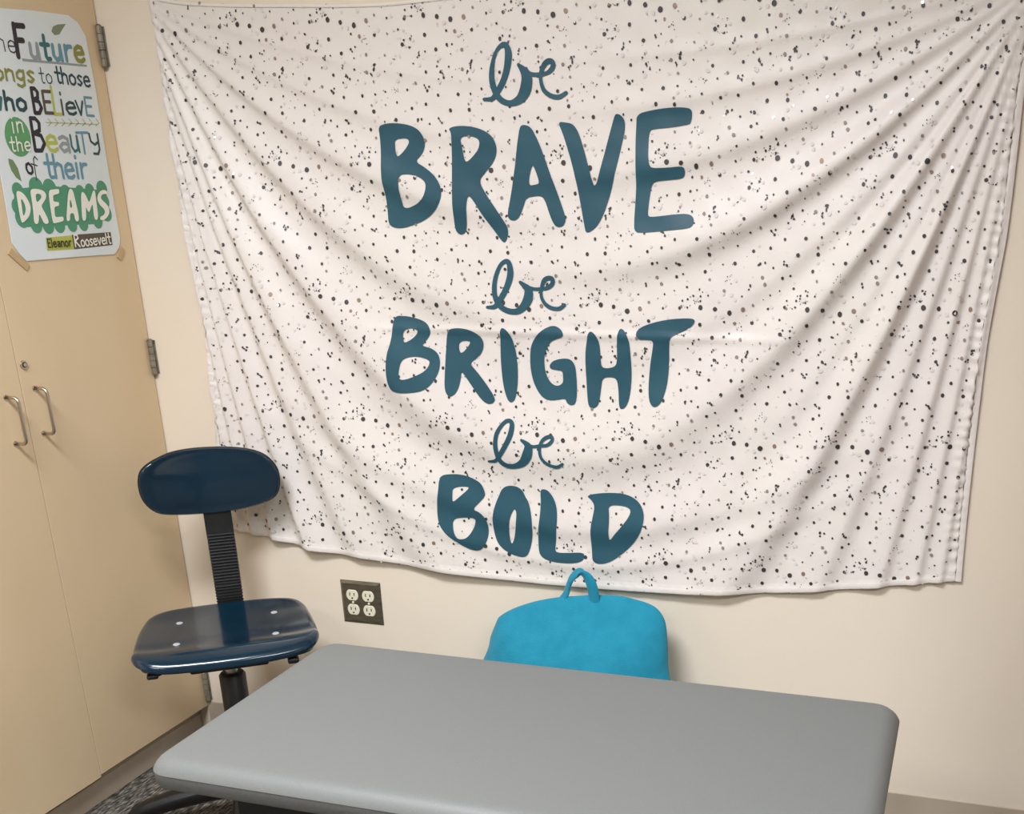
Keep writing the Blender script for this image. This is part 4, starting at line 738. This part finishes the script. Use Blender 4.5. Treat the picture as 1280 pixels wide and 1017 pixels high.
# ---------------------------------------------------------------- the reading pillow
pl = thing('backrest_pillow', 'turquoise plush backrest pillow with a loop handle, propped behind the desk', 'pillow', (1.13, -.16, 0))
top = [(x-1.13, z) for x, z in CUSHION_TOP]
shape_ = [(-.262, .03), (-.268, .12), (-.262, .22), (-.250, .30)] + [(x, z) for x, z in top] + [(.262, .31), (.272, .22), (.276, .12), (.268, .03), (.15, .008), (0, .004), (-.15, .008)]
ol = [(p.x, p.y) for p in catmull([(a, b, 0) for a, b in shape_], 4, True)]
bm = bmesh.new(); rings = []; npl = len(ol); pcx, pcz = 0, .27
def lean(z): return .075*(z/.54)          # the top leans back to the wall
prof = [(.05, 1), (.25, .985), (.45, .93), (.62, .83), (.75, .70), (.85, .55), (.92, .40), (.97, .24), (.993, .10), (1, 0), (.993, -.10), (.97, -.24), (.92, -.36), (.85, -.45), (.7, -.55), (.45, -.62), (.2, -.64), (.05, -.64)]
random.seed(2)
for t, d in prof:
    rg = []
    for (x, z) in ol:
        px = pcx+(x-pcx)*t; pz = pcz+(z-pcz)*t
        th = .075*(1 if pz < .42 else 1-.55*((pz-.42)/.12)**1.5 if pz < .54 else .45)
        wob = .0025*math.sin(px*38+pz*21)*(1-t*.4)
        rg.append(bm.verts.new((px, lean(pz)-d*th+wob, max(.002, pz))))
    rings.append(rg)
for a, b in zip(rings, rings[1:]):
    for i in range(npl): bm.faces.new((a[i], a[(i+1) % npl], b[(i+1) % npl], b[i]))
bm.faces.new(rings[0]); bm.faces.new(rings[-1][::-1])
obj('cushion', bm, M_plush, pl, True)
for s in (-1, 1):
    P = [(s*.235, .03, .13), (s*.262, -.03, .14), (s*.268, -.10, .135), (s*.262, -.18, .125), (s*.25, -.25, .115), (s*.245, -.285, .105)]
    obj('arm', sweep(P, [.05, .062, .068, .068, .058, .025], [.10, .118, .125, .12, .10, .045], (0, 0, 1), 20), M_plush, pl, True)
pts = [(.062, .070, .515), (.0615, .070, .545), (.060, .068, .566), (.055, .067, .586), (.045, .068, .600), (.031, .071, .6060), (.016, .076, .600), (.003, .080, .585), (-.005, .082, .567), (-.010, .081, .550), (-.020, .078, .533), (-.032, .074, .515)]
ups = []
for a in (4, 6, 8, 12, 22, 36, 50, 60, 62, 55, 42, 32):
    a = math.radians(a); ups.append((math.cos(a), -math.sin(a), 0))
ptsS = catmull(pts, 6); upsS = catmull(ups, 6)
obj('handle_loop', sweep(ptsS, [.0058]*len(ptsS), .0140, n=16, ups=[tuple(u) for u in upsS]), M_plush, pl, True)
